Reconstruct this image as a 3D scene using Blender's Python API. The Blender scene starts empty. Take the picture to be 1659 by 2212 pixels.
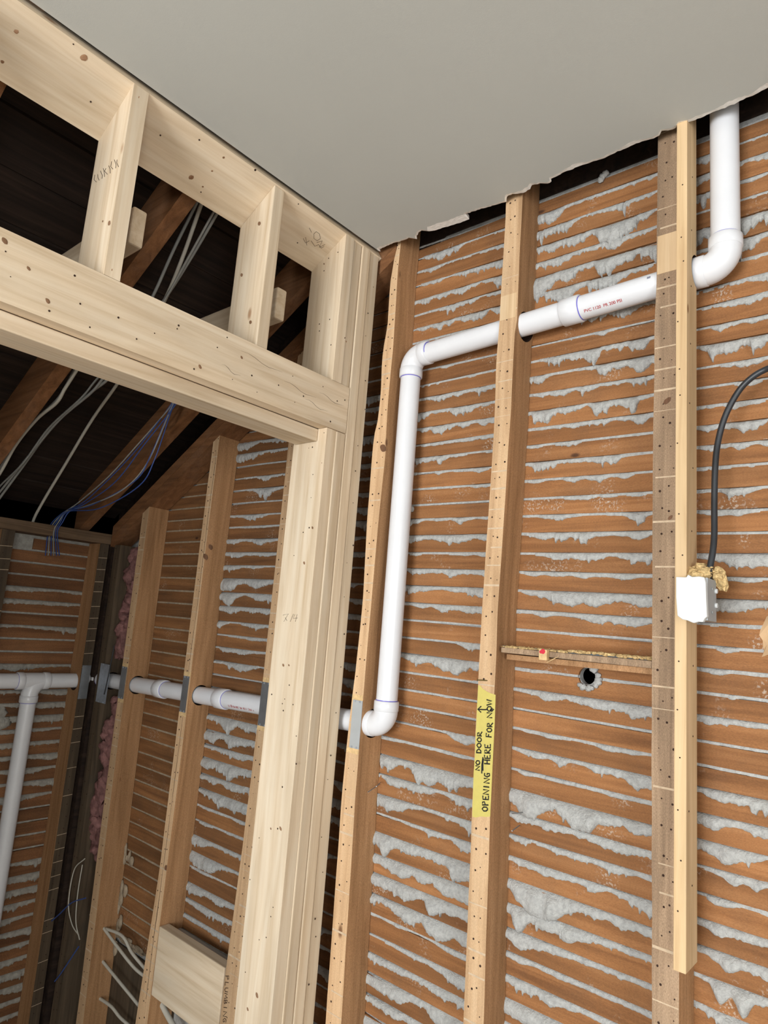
import bpy, bmesh, math, random
import numpy as np
from mathutils import Vector, Matrix, noise
random.seed(7)
sc = bpy.context.scene
C = sc.collection
ZO = 1.95                      # camera height above the floor
# ---------------------------------------------------------------- camera
MR = ((0.76066529, 0.64454055, 0.07717384), (0.05068627, -0.17749533, 0.9828155), (0.64716244, -0.74368198, -0.16768389))
cam = bpy.data.objects.new('camera', bpy.data.cameras.new('camera')); C.objects.link(cam)
cam.matrix_world = Matrix.Translation((0, 0, ZO)) @ Matrix(MR).transposed().to_4x4()
FPX = 1446.62
cam.data.sensor_fit = 'VERTICAL'; cam.data.sensor_height = 36; cam.data.sensor_width = 36
cam.data.lens = FPX / 2212 * 36; cam.data.clip_start = 0.02
sc.camera = cam
# ---------------------------------------------------------------- light and exposure
sc.view_settings.view_transform = 'Standard'; sc.view_settings.look = 'None'
sc.view_settings.gamma = 1; sc.view_settings.use_curve_mapping = False
sc.view_settings.exposure = 0.42
w = bpy.data.worlds.new('world'); sc.world = w; w.use_nodes = True
w.node_tree.nodes['Background'].inputs[0].default_value = (0.5, 0.6, 0.75, 1)
w.node_tree.nodes['Background'].inputs[1].default_value = 0.0
def area(name, loc, rot, sx, sy, power, col):
    l = bpy.data.lights.new(name, 'AREA'); l.shape = 'RECTANGLE'; l.size = sx; l.size_y = sy; l.energy = power; l.color = col
    o = bpy.data.objects.new(name, l); C.objects.link(o); o.location = loc; o.rotation_euler = rot; return o
WIN_Y = -3.2
area('window_daylight', (-0.25, WIN_Y - 0.03, 1.83), (math.radians(90), 0, 0), 1.75, 1.5, 146, (0.94, 0.975, 1.0))
area('side_window_daylight', (2.43, -1.2, 1.83), (0, math.radians(90), 0), 1.3, 1.3, 50, (0.94, 0.975, 1.0))

# ---------------------------------------------------------------- materials
def nodes(m): return m.node_tree.nodes, m.node_tree.links
def newmat(name, rough=0.7, spec=0.3):
    m = bpy.data.materials.new(name); m.use_nodes = True
    b = m.node_tree.nodes['Principled BSDF']; b.inputs['Roughness'].default_value = rough
    b.inputs['Specular IOR Level'].default_value = spec
    return m, b
def ramp(N, stops):
    r = N.new('ShaderNodeValToRGB'); e = r.color_ramp.elements
    while len(e) < len(stops): e.new(0.5)
    for k, (p, c) in enumerate(stops): e[k].position = p; e[k].color = (*c, 1)
    return r
def wood(name, c0, c1, c2, axis, rnd=0.25, knots=0.0, knotc=(0.12, 0.06, 0.03), rough=0.75, grain=1.0, dirt=0.0, dirtc=(0.1, 0.07, 0.05), bump=0.15, fine=0.0, splat=0.0):
    m, b = newmat(name, rough, 0.25); N, L = nodes(m)
    tc = N.new('ShaderNodeTexCoord'); oi = N.new('ShaderNodeObjectInfo')
    add = N.new('ShaderNodeVectorMath'); add.operation = 'MULTIPLY_ADD'
    comb = N.new('ShaderNodeCombineXYZ')
    for k in range(3): L.new(oi.outputs['Random'], comb.inputs[k])
    L.new(comb.outputs[0], add.inputs[0]); add.inputs[1].default_value = (13.1, 7.7, 5.3); L.new(tc.outputs['Object'], add.inputs[2])
    mp = N.new('ShaderNodeMapping'); L.new(add.outputs[0], mp.inputs[0])
    s = [28, 28, 28]; s[axis] = 1.3; mp.inputs['Scale'].default_value = s
    n1 = N.new('ShaderNodeTexNoise'); n1.inputs['Scale'].default_value = 1.6 * grain; n1.inputs['Detail'].default_value = 6; n1.inputs['Roughness'].default_value = 0.6
    n1.inputs['Distortion'].default_value = 0.6; L.new(mp.outputs[0], n1.inputs['Vector'])
    r = ramp(N, [(0.28, c0), (0.5, c1), (0.74, c2)]); L.new(n1.outputs['Fac'], r.inputs[0])
    mp2 = N.new('ShaderNodeMapping'); L.new(add.outputs[0], mp2.inputs[0]); s2 = [9, 9, 9]; s2[axis] = 1.6; mp2.inputs['Scale'].default_value = s2
    n2 = N.new('ShaderNodeTexNoise'); n2.inputs['Scale'].default_value = 1.0; n2.inputs['Detail'].default_value = 3; L.new(mp2.outputs[0], n2.inputs['Vector'])
    hsv = N.new('ShaderNodeHueSaturation'); L.new(r.outputs[0], hsv.inputs['Color'])
    ma = N.new('ShaderNodeMapRange'); ma.inputs['From Min'].default_value = 0; ma.inputs['From Max'].default_value = 1
    ma.inputs['To Min'].default_value = 1 - rnd; ma.inputs['To Max'].default_value = 1 + rnd
    L.new(oi.outputs['Random'], ma.inputs['Value'])
    mb = N.new('ShaderNodeMapRange'); mb.inputs['From Min'].default_value = 0.3; mb.inputs['From Max'].default_value = 0.7
    mb.inputs['To Min'].default_value = 0.84; mb.inputs['To Max'].default_value = 1.14; L.new(n2.outputs['Fac'], mb.inputs['Value'])
    mu = N.new('ShaderNodeMath'); mu.operation = 'MULTIPLY'; L.new(ma.outputs[0], mu.inputs[0]); L.new(mb.outputs[0], mu.inputs[1])
    L.new(mu.outputs[0], hsv.inputs['Value'])
    col = hsv.outputs[0]
    if knots > 0:
        mp3 = N.new('ShaderNodeMapping'); L.new(add.outputs[0], mp3.inputs[0]); s3 = [9, 9, 9]; s3[axis] = 4.2; mp3.inputs['Scale'].default_value = s3
        v = N.new('ShaderNodeTexVoronoi'); v.inputs['Scale'].default_value = 0.9; L.new(mp3.outputs[0], v.inputs['Vector'])
        rr = ramp(N, [(0.0, (1, 1, 1)), (knots * 0.55, (0.85, 0.85, 0.85)), (knots, (0, 0, 0))]); L.new(v.outputs['Distance'], rr.inputs[0])
        mx = N.new('ShaderNodeMix'); mx.data_type = 'RGBA'; L.new(rr.outputs[0], mx.inputs[0]); L.new(col, mx.inputs[6]); mx.inputs[7].default_value = (*knotc, 1)
        col = mx.outputs[2]
    if dirt > 0:
        n3 = N.new('ShaderNodeTexNoise'); n3.inputs['Scale'].default_value = 7; n3.inputs['Detail'].default_value = 8; n3.inputs['Roughness'].default_value = 0.7; L.new(add.outputs[0], n3.inputs['Vector'])
        rr = ramp(N, [(0.5, (0, 0, 0)), (0.72, (dirt, dirt, dirt))]); L.new(n3.outputs['Fac'], rr.inputs[0])
        mx = N.new('ShaderNodeMix'); mx.data_type = 'RGBA'; L.new(rr.outputs[0], mx.inputs[0]); L.new(col, mx.inputs[6]); mx.inputs[7].default_value = (*dirtc, 1)
        col = mx.outputs[2]
    if splat > 0:                       # dried plaster splashes
        na = N.new('ShaderNodeTexNoise'); na.inputs['Scale'].default_value = 9; L.new(add.outputs[0], na.inputs['Vector'])
        nb = N.new('ShaderNodeTexNoise'); nb.inputs['Scale'].default_value = 190; nb.inputs['Detail'].default_value = 4; L.new(add.outputs[0], nb.inputs['Vector'])
        ra = ramp(N, [(0.60, (0, 0, 0)), (0.72, (1, 1, 1))]); L.new(na.outputs['Fac'], ra.inputs[0]); rb = ramp(N, [(0.54, (0, 0, 0)), (0.62, (1, 1, 1))]); L.new(nb.outputs['Fac'], rb.inputs[0])
        mm = N.new('ShaderNodeMath'); mm.operation = 'MULTIPLY'; L.new(ra.outputs[0], mm.inputs[0]); L.new(rb.outputs[0], mm.inputs[1])
        m2 = N.new('ShaderNodeMath'); m2.operation = 'MULTIPLY'; L.new(mm.outputs[0], m2.inputs[0]); m2.inputs[1].default_value = splat
        mx = N.new('ShaderNodeMix'); mx.data_type = 'RGBA'; L.new(m2.outputs[0], mx.inputs[0]); L.new(col, mx.inputs[6]); mx.inputs[7].default_value = (0.50, 0.44, 0.37, 1); col = mx.outputs[2]
    if fine > 0:                        # fuzzy sawn fibres
        mp4 = N.new('ShaderNodeMapping'); L.new(add.outputs[0], mp4.inputs[0]); s4 = [800, 800, 800]; s4[axis] = 260; mp4.inputs['Scale'].default_value = s4
        n4 = N.new('ShaderNodeTexNoise'); n4.inputs['Scale'].default_value = 1.0; n4.inputs['Detail'].default_value = 3; L.new(mp4.outputs[0], n4.inputs['Vector'])
        m4 = N.new('ShaderNodeMapRange'); m4.inputs['From Min'].default_value = 0.3; m4.inputs['From Max'].default_value = 0.7; m4.inputs['To Min'].default_value = 1 - fine; m4.inputs['To Max'].default_value = 1 + fine
        L.new(n4.outputs['Fac'], m4.inputs['Value']); h4 = N.new('ShaderNodeHueSaturation'); L.new(col, h4.inputs['Color']); L.new(m4.outputs[0], h4.inputs['Value']); col = h4.outputs[0]
    L.new(col, b.inputs['Base Color'])
    bp = N.new('ShaderNodeBump'); bp.inputs['Strength'].default_value = bump; bp.inputs['Distance'].default_value = 0.002
    L.new(n1.outputs['Fac'], bp.inputs['Height']); L.new(bp.outputs[0], b.inputs['Normal'])
    return m
def plain(name, col, rough=0.6, spec=0.3, nscale=0, namt=0.1, bump=0.0, bscale=60, metal=0.0):
    m, b = newmat(name, rough, spec); N, L = nodes(m); b.inputs['Metallic'].default_value = metal
    b.inputs['Base Color'].default_value = (*col, 1)
    tc = N.new('ShaderNodeTexCoord')
    if nscale:
        n = N.new('ShaderNodeTexNoise'); n.inputs['Scale'].default_value = nscale; n.inputs['Detail'].default_value = 6; L.new(tc.outputs['Object'], n.inputs['Vector'])
        r = ramp(N, [(0.3, tuple(c * (1 - namt) for c in col)), (0.7, tuple(min(1, c * (1 + namt)) for c in col))]); L.new(n.outputs['Fac'], r.inputs[0]); L.new(r.outputs[0], b.inputs['Base Color'])
    if bump:
        n = N.new('ShaderNodeTexNoise'); n.inputs['Scale'].default_value = bscale; n.inputs['Detail'].default_value = 5; L.new(tc.outputs['Object'], n.inputs['Vector'])
        bp = N.new('ShaderNodeBump'); bp.inputs['Strength'].default_value = bump; bp.inputs['Distance'].default_value = 0.003; L.new(n.outputs['Fac'], bp.inputs['Height']); L.new(bp.outputs[0], b.inputs['Normal'])
    return m
M = {}
for ax, nm in enumerate('xyz'):
    M['new_' + nm] = wood('new_lumber_' + nm, (0.55, 0.41, 0.265), (0.665, 0.53, 0.375), (0.74, 0.625, 0.475), ax, 0.06, knots=0.085, knotc=(0.34, 0.19, 0.10), bump=0.06)
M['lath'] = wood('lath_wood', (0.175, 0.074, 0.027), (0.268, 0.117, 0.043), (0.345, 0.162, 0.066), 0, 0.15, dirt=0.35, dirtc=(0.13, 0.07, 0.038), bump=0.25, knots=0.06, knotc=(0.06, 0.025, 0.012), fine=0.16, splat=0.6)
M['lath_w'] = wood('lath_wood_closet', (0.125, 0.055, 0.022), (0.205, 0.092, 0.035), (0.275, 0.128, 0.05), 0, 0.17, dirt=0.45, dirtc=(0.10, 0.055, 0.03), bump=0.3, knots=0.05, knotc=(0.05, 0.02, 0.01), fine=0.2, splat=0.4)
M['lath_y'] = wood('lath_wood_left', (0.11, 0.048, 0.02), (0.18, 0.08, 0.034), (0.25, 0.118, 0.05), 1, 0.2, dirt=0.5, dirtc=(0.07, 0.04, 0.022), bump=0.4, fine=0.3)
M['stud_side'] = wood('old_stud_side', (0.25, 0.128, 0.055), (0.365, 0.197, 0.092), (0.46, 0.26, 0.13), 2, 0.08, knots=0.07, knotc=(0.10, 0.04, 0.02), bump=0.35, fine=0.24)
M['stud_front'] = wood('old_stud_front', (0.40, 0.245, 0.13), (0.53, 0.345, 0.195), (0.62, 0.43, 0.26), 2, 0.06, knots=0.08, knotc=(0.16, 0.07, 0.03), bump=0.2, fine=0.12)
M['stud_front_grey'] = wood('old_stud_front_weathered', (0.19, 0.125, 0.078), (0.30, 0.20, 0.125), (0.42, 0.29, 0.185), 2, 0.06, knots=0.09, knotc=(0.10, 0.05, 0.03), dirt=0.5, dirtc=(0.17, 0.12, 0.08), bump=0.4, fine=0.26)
M['strip'] = wood('strip_wood', (0.48, 0.31, 0.16), (0.60, 0.42, 0.235), (0.68, 0.49, 0.29), 2, 0.04, knots=0.05, knotc=(0.25, 0.12, 0.05))
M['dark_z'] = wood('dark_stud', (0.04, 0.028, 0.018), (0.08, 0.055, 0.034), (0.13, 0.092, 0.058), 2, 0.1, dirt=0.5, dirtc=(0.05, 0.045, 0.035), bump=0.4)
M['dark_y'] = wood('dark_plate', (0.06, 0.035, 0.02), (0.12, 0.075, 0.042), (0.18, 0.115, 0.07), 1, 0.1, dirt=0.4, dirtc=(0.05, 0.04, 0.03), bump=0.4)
M['rafter'] = wood('rafter_wood', (0.12, 0.052, 0.021), (0.19, 0.084, 0.034), (0.26, 0.12, 0.052), 0, 0.08, dirt=0.25, dirtc=(0.25, 0.16, 0.11), bump=0.4, fine=0.2)
M['deck_and_shade'] = wood('roof_board_and_shade', (0.010, 0.006, 0.005), (0.022, 0.013, 0.009), (0.045, 0.027, 0.018), 1, 0.3, bump=0.3)  # near-black roof boards; the same colour paints shade into the void and corner gap
M['floorwood'] = wood('floor_wood', (0.34, 0.30, 0.25), (0.42, 0.38, 0.32), (0.5, 0.45, 0.39), 1, 0.0)
M['plaster'] = plain('plaster', (0.40, 0.396, 0.38), 0.95, 0.1, 120, 0.16, 0.9, 260)
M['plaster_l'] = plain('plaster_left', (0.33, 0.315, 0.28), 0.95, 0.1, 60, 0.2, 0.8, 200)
M['plaster_t'] = plain('plaster_tan', (0.34, 0.27, 0.19), 0.95, 0.1, 60, 0.2, 0.8, 200)
M['residue'] = plain('plaster_residue', (0.55, 0.42, 0.29), 0.9, 0.1, 90, 0.15)
M['hole'] = plain('nail_hole', (0.045, 0.025, 0.018), 0.9, 0.1)
M['drywall'] = plain('painted_drywall', (0.50, 0.50, 0.465), 0.85, 0.2, 2.5, 0.02, 0.05, 350)
M['gypsum'] = plain('gypsum_edge', (0.92, 0.90, 0.86), 0.9, 0.1, 80, 0.08, 0.5, 120)
M['knot'] = wood('knot_wood', (0.06, 0.03, 0.015), (0.13, 0.065, 0.035), (0.22, 0.12, 0.07), 2, 0.2, bump=0.4)
M['knot_new'] = wood('knot_new_lumber', (0.15, 0.075, 0.035), (0.24, 0.13, 0.07), (0.36, 0.21, 0.12), 2, 0.2, bump=0.3)
M['fresh'] = wood('fresh_cut_wood', (0.50, 0.33, 0.18), (0.62, 0.44, 0.26), (0.70, 0.52, 0.33), 2, 0.05)
M['pvc'] = plain('white_pvc', (0.70, 0.70, 0.72), 0.28, 0.5, 14, 0.02)
M['primer'] = plain('purple_primer', (0.10, 0.08, 0.50), 0.4, 0.4)
M['red_ink'] = plain('red_ink', (0.42, 0.06, 0.06), 0.6)
M['ink'] = plain('black_ink', (0.012, 0.012, 0.014), 0.5, 0.3)
M['blue_ink'] = plain('dark_blue_ink', (0.05, 0.06, 0.12), 0.5, 0.3)
M['tape'] = plain('yellow_tape', (0.57, 0.475, 0.13), 0.55, 0.3, 60, 0.05, 0.15, 200)
M['steel'] = plain('galvanised_steel', (0.28, 0.29, 0.30), 0.45, 0.5, 30, 0.12, 0.0, 60, 0.7)
M['steel_l'] = plain('light_galvanised_steel', (0.42, 0.47, 0.54), 0.4, 0.5, 60, 0.15, 0.0, 60, 0.6)
M['steel_s'] = plain('satin_steel', (0.40, 0.42, 0.43), 0.6, 0.4, 30, 0.05, 0.0, 60, 0.25)
M['raw'] = plain('raw_chiselled_wood', (0.62, 0.43, 0.22), 0.85, 0.1, 120, 0.2)
M['blk'] = plain('black_rubber', (0.018, 0.02, 0.024), 0.42, 0.5, 20, 0.3)
M['cab_w'] = plain('off_white_cable', (0.50, 0.47, 0.40), 0.5, 0.4, 20, 0.05)
M['cab_g'] = plain('grey_cable', (0.28, 0.28, 0.26), 0.5, 0.4, 20, 0.1)
M['cab_b'] = plain('blue_cable', (0.035, 0.075, 0.26), 0.45, 0.4)
M['sawdust'] = plain('sawdust', (0.60, 0.42, 0.20), 0.95, 0.1, 200, 0.35, 1.0, 260)
M['white_scrap'] = plain('white_drywall_scrap', (0.66, 0.67, 0.67), 0.75, 0.2, 8, 0.02)
M['pink'] = plain('pink_fibreglass', (0.24, 0.12, 0.11), 1.0, 0.05, 40, 0.35, 1.0, 90)
M['greybar'] = plain('grey_blue_strip', (0.10, 0.12, 0.14), 0.7)
M['redmark'] = plain('red_crayon', (0.55, 0.03, 0.05), 0.7)
M['brass'] = plain('brass_nail', (0.20, 0.15, 0.06), 0.4, 0.5, 0, 0, 0, 60, 0.8)
M['paper'] = plain('kraft_paper', (0.50, 0.33, 0.19), 0.8, 0.1, 20, 0.15)
M['wallpaint'] = plain('room_wall', (0.62, 0.60, 0.56), 0.8, 0.2)

# ---------------------------------------------------------------- mesh builder
class MB:
    def __init__(s): s.v = []; s.f = []; s.m = []
    def quad(s, pts, m=0):
        k = len(s.v); s.v += [tuple(p) for p in pts]; s.f.append(tuple(range(k, k + len(pts)))); s.m.append(m)
    def hexa(s, p, m=0, fm=None):           # p: 8 points, bottom loop then top loop
        k = len(s.v); s.v += [tuple(q) for q in p]
        fs = [(3, 2, 1, 0), (4, 5, 6, 7), (0, 1, 5, 4), (1, 2, 6, 5), (2, 3, 7, 6), (3, 0, 4, 7)]
        for i, f in enumerate(fs): s.f.append(tuple(k + a for a in f)); s.m.append(fm[i] if fm else m)
        return s
    def box(s, x0, x1, y0, y1, z0, z1, m=0, fm=None):
        return s.hexa([(x0, y0, z0), (x1, y0, z0), (x1, y1, z0), (x0, y1, z0), (x0, y0, z1), (x1, y0, z1), (x1, y1, z1), (x0, y1, z1)], m, fm)
    def extr(s, loop, vec, m=0, mcap=None):  # closed loop extruded along vec
        k = len(s.v); n = len(loop); s.v += [tuple(p) for p in loop] + [tuple(Vector(p) + Vector(vec)) for p in loop]
        for i in range(n):
            j = (i + 1) % n; s.f.append((k + i, k + j, k + n + j, k + n + i)); s.m.append(m)
        c = m if mcap is None else mcap
        s.f.append(tuple(range(k, k + n))[::-1]); s.m.append(c); s.f.append(tuple(range(k + n, k + 2 * n))); s.m.append(m)
        return s
    def tube(s, path, r, n=10, m=0, caps=True, flat=None):
        P = [Vector(p) for p in path]; rs = r if isinstance(r, (list, tuple)) else [r] * len(P)
        k = len(s.v); up = None
        for i, p in enumerate(P):
            t = (P[min(i + 1, len(P) - 1)] - P[max(i - 1, 0)]).normalized()
            if up is None:
                up = t.orthogonal().normalized()
            up = (up - t * up.dot(t)).normalized(); sd = t.cross(up)
            for a in range(n):
                an = 2 * math.pi * a / n
                s.v.append(tuple(p + up * math.cos(an) * rs[i] + sd * math.sin(an) * rs[i]))
        for i in range(len(P) - 1):
            for a in range(n):
                b = (a + 1) % n; s.f.append((k + i * n + a, k + i * n + b, k + (i + 1) * n + b, k + (i + 1) * n + a)); s.m.append(m)
        if caps:
            s.f.append(tuple(k + a for a in range(n))[::-1]); s.m.append(m)
            s.f.append(tuple(k + (len(P) - 1) * n + a for a in range(n))); s.m.append(m)
        return s
    def disc(s, c, r, nrm=(0, -1, 0), n=7, m=0, h=0.0006, sx=1.0):
        c = Vector(c); nn = Vector(nrm).normalized(); u = nn.orthogonal().normalized(); v = nn.cross(u)
        lp = [tuple(c + u * math.cos(2 * math.pi * a / n) * r * sx + v * math.sin(2 * math.pi * a / n) * r) for a in range(n)]
        k = len(s.v); s.v += lp + [tuple(Vector(p) + nn * h) for p in lp]
        for i in range(n):
            j = (i + 1) % n; s.f.append((k + i, k + j, k + n + j, k + n + i)); s.m.append(m)
        s.f.append(tuple(k + n + a for a in range(n))); s.m.append(m)
        return s
    def build(s, name, mats, parent=None, bevel=0, smooth=False, base=True):
        v = np.array(s.v); lo = v.min(0); hi = v.max(0)
        org = np.array([(lo[0] + hi[0]) / 2, (lo[1] + hi[1]) / 2, lo[2]])
        me = bpy.data.meshes.new(name); me.from_pydata([tuple(p) for p in (v - org)], [], s.f)
        mats = mats if isinstance(mats, (list, tuple)) else [mats]
        for m in mats: me.materials.append(M[m])
        me.polygons.foreach_set('material_index', s.m)
        if smooth: me.polygons.foreach_set('use_smooth', [True] * len(s.f))
        me.update()
        bm = bmesh.new(); bm.from_mesh(me); bmesh.ops.recalc_face_normals(bm, faces=bm.faces); bm.to_mesh(me); bm.free()
        if smooth: me.set_sharp_from_angle(angle=math.radians(50))
        o = bpy.data.objects.new(name, me); C.objects.link(o)
        loc = Vector((org[0], org[1], org[2] + ZO))
        if parent is not None:
            o.parent = parent; o.location = loc - world_loc(parent)
        else: o.location = loc
        if bevel:
            b = o.modifiers.new('b', 'BEVEL'); b.width = bevel; b.segments = 2; b.limit_method = 'ANGLE'; b.angle_limit = math.radians(40)
        return o
def world_loc(o):
    l = Vector(o.location)
    while o.parent: o = o.parent; l += Vector(o.location)
    return l
def tag(o, label=None, cat=None, group=None, kind=None):
    if label: o['label'] = label
    if cat: o['category'] = cat
    if group: o['group'] = group
    if kind: o['kind'] = kind
    return o
def empty(name, loc, label, cat, group=None):
    o = bpy.data.objects.new(name, None); C.objects.link(o); o.location = (loc[0], loc[1], loc[2] + ZO); o.empty_display_size = 0.05
    return tag(o, label, cat, group)
def bore(o, p0, p1, r):
    """drill a real round hole through a board"""
    mb = MB(); mb.tube([p0, p1], r, 28); c = mb.build('cutter', 'hole')
    md = o.modifiers.new('h', 'BOOLEAN'); md.object = c; md.operation = 'DIFFERENCE'; md.solver = 'EXACT'
    bpy.context.view_layer.update()
    dg = bpy.context.evaluated_depsgraph_get(); me = bpy.data.meshes.new_from_object(o.evaluated_get(dg))
    o.modifiers.clear(); o.data = me
    bpy.data.objects.remove(c)
def ray(px, py):
    q = Vector((px - 829.5, -(py - 1106), -FPX)); R = Matrix(MR).transposed(); return R @ q
def onY(px, py, Y): d = ray(px, py); return d * (Y / d.y)
def onX(px, py, X): d = ray(px, py); return d * (X / d.x)
def cat_path(pts, n=8):                 # Catmull-Rom through points
    P = [Vector(p) for p in pts]; P = [P[0] * 2 - P[1]] + P + [P[-1] * 2 - P[-2]]; out = []
    for i in range(1, len(P) - 2):
        for k in range(n):
            t = k / n; a, b, c, d = P[i - 1:i + 3]
            out.append(0.5 * ((2 * b) + (c - a) * t + (2 * a - 5 * b + 4 * c - d) * t * t + (3 * b - a - 3 * c + d) * t ** 3))
    out.append(P[-2]); return out
ORD = 'first second third fourth fifth sixth seventh eighth ninth tenth eleventh twelfth thirteenth fourteenth fifteenth sixteenth seventeenth eighteenth nineteenth twentieth'.split()
TENS = {2: 'twenty', 3: 'thirty', 4: 'forty', 5: 'fifty', 6: 'sixty'}
def ordinal(n):
    if n <= 20: return ORD[n - 1]
    if n % 10 == 0: return {30: 'thirtieth', 40: 'fortieth', 50: 'fiftieth', 60: 'sixtieth'}[n]
    return TENS[n // 10] + '-' + ORD[n % 10 - 1]

# measured heights (mm): x left, x right, z left, z right, hang of the plaster
KA=[[-2086,-1817,661,650,[34,30,11,14,21,18]],[-2090,-1816,616,609,[37,33,22,13,14,10]],[-2084,-1818,567,560,[6]],[-2084,-1819,518,513,[7,9,9,21,12,10]],[-2087,-1819,472,466,[7,9,11,21,40,17,10]],[-2090,-1819,422,416,[5]],[-2092,-1824,373,369,[11,13,21,16,7,5]],[-2093,-1820,329,326,[9,9,11,12,9,7]],[-2102,-1825,282,276,[22,21,11,14,24,15,10]],[-2095,-1825,232,227,[18,25,16,14,17,12]],[-2103,-1828,182,180,[21,19,10,14,10,7]],[-2099,-1830,132,132,[46,49,24,20,37,30,20]],[-2101,-1832,79,81,[31,52,20,10,20,30,26]],[-2097,-1831,30,30,[21,27,17,17,20,21]],[-2105,-1833,-27,-25,[28,10,7,13,20,13]],[-2098,-1836,-75,-72,[7,8,10,11,16,13]],[-2098,-1836,-121,-118,[7,17,18,20,13,10]],[-2108,-1832,-172,-167,[10,10,20,29,18,6]],[-2101,-1835,-221,-215,[6]],[-2100,-1837,-268,-262,[10]],[-2102,-1838,-317,-311,[7]],[-2113,-1840,-365,-359,[17,20,26,51,19,31,28]],[-2119,-1844,-419,-412,[36,39,19,41,31,24]],[-2111,-1845,-470,-461,[10,13,16,19,25,21]],[-2119,-1847,-516,-507,[29,38,25,37,52,27,27]],[-2116,-1850,-572,-563,[19,16,25,15,28,27,21]],[-2117,-1851,-621,-613,[10,19,37,39,35]],[-2112,-1854,-673,-672,[8,11,11,8,13]],[-2114,-1854,-725,-721,[5,13,8,10,10]],[-2121,-1855,-776,-775,[27,29,13,13,15]],[-2127,-1856,-829,-829,[32,48,47,15,10]],[-2121,-1857,-879,-876,[8,10,8,7]],[-2127,-1857,-935,-928,[24,31,18,25,17]],[-2126,-1858,-986,-978,[10,16,23,20,15]],[-2124,-1858,-1036,-1029,[12,14,15,20,17]],[-2122,-1859,-1088,-1078,[10]]]
K1=[[-1265,-958,1216,1205,[3]],[-1265,-956,1176,1169,[6,19,31,24,7,7,7,9]],[-1265,-956,1129,1122,[8,18,12,9,10,10,12,16]],[-1262,-956,1082,1072,[8,14,14,4,13,18,16,17,28]],[-1269,-957,1029,1023,[18,27,17,18,16,23,17,10,13,29]],[-1268,-957,980,976,[9,9,10,13,23,17,19,9,11,13]],[-1266,-956,932,927,[8,15,12,25,17,13,26,27,11,22]],[-1263,-958,885,880,[9,9,9,9,9,13,25,25]],[-1262,-959,836,832,[6]],[-1260,-961,787,783,[7,7,7,11,8,6,5,7]],[-1240,-960,736,737,[9,9,9,7,7,11,8,11]],[-1241,-960,694,693,[10,11,23,17,14,11,19,16]],[-1237,-960,649,643,[29,24,10,13,11,29,27,13,13,9]],[-1238,-961,599,596,[9,17,20,28,20,12,20,12,21,16]],[-1235,-961,546,548,[7,10,11,12,11,12,15,13,13]],[-1237,-961,506,502,[10,22,16,23,13,11,9,9,10]],[-1236,-961,462,453,[14,8,4,12,7,9,9,15,8]],[-1235,-963,413,406,[6,8,8,8,9,8,11,10]],[-1236,-963,363,360,[4,4,5,5,5,5,5]],[-1236,-963,320,315,[26,16,8,9,12,8,22,11,7,11]],[-1235,-964,271,267,[26,21,16,16,23,27,23,15,20]],[-1233,-965,220,218,[8,13,8,8,9,11,12,10,17]],[-1234,-965,173,170,[8,21,15,13,15,19,16,15,18]],[-1233,-965,123,122,[16,23,18,13,11,15,15,24,26]],[-1233,-964,73,73,[9,9,15,11,24,17,17,26,20]],[-1232,-964,25,26,[5]],[-1231,-963,-25,-24,[5,5,5,5,6,6,10,23,21]],[-1232,-964,-71,-71,[15,19,27,20,27,36,44,23,25]],[-1230,-964,-121,-121,[8,7,7,7,8]],[-1227,-964,-169,-168,[6,6,6,6,7,9,7,7,7]],[-1225,-964,-214,-213,[6,7,7,7,7]],[-1235,-964,-262,-259,[6,6,6,6,6,7,9,23,27,20]],[-1269,-963,-307,-311,[10,11,8,9,9,9,10,11,9]],[-1271,-965,-359,-359,[24,36,18,19,44,52,34,45,35,28]],[-1269,-964,-411,-411,[10,21,24,21,25,18,10,15,25,25]],[-1271,-962,-465,-464,[24,37,30,17,10,10,14,17,30]],[-1267,-960,-513,-515,[6,7,7,8,10,11,18,13,11,21,23]],[-1267,-962,-562,-566,[35,56,25,32,27,25,26,28,51,38]],[-1271,-962,-621,-619,[23,26,34,38,24,33,24,42,38,41]],[-1271,-963,-670,-670,[28,30,31,35,33,17,47,32,27,27]],[-1270,-961,-724,-720,[25,14,22,31,37,21,42,48,29,38]],[-1269,-960,-770,-772,[9,8,9,10,6,6,7,12,14,14]],[-1266,-960,-824,-819,[7,8,9,11,13,13,17,26,29]],[-1271,-958,-870,-867,[16,18,19,19,13,15,25,22,22]],[-1267,-957,-921,-913,[26,28,32,36,21,19,36,43,43]],[-1268,-955,-973,-964,[13,19,23,18,18,18,17]],[-1272,-953,-1022,-1011,[30]]]
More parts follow.
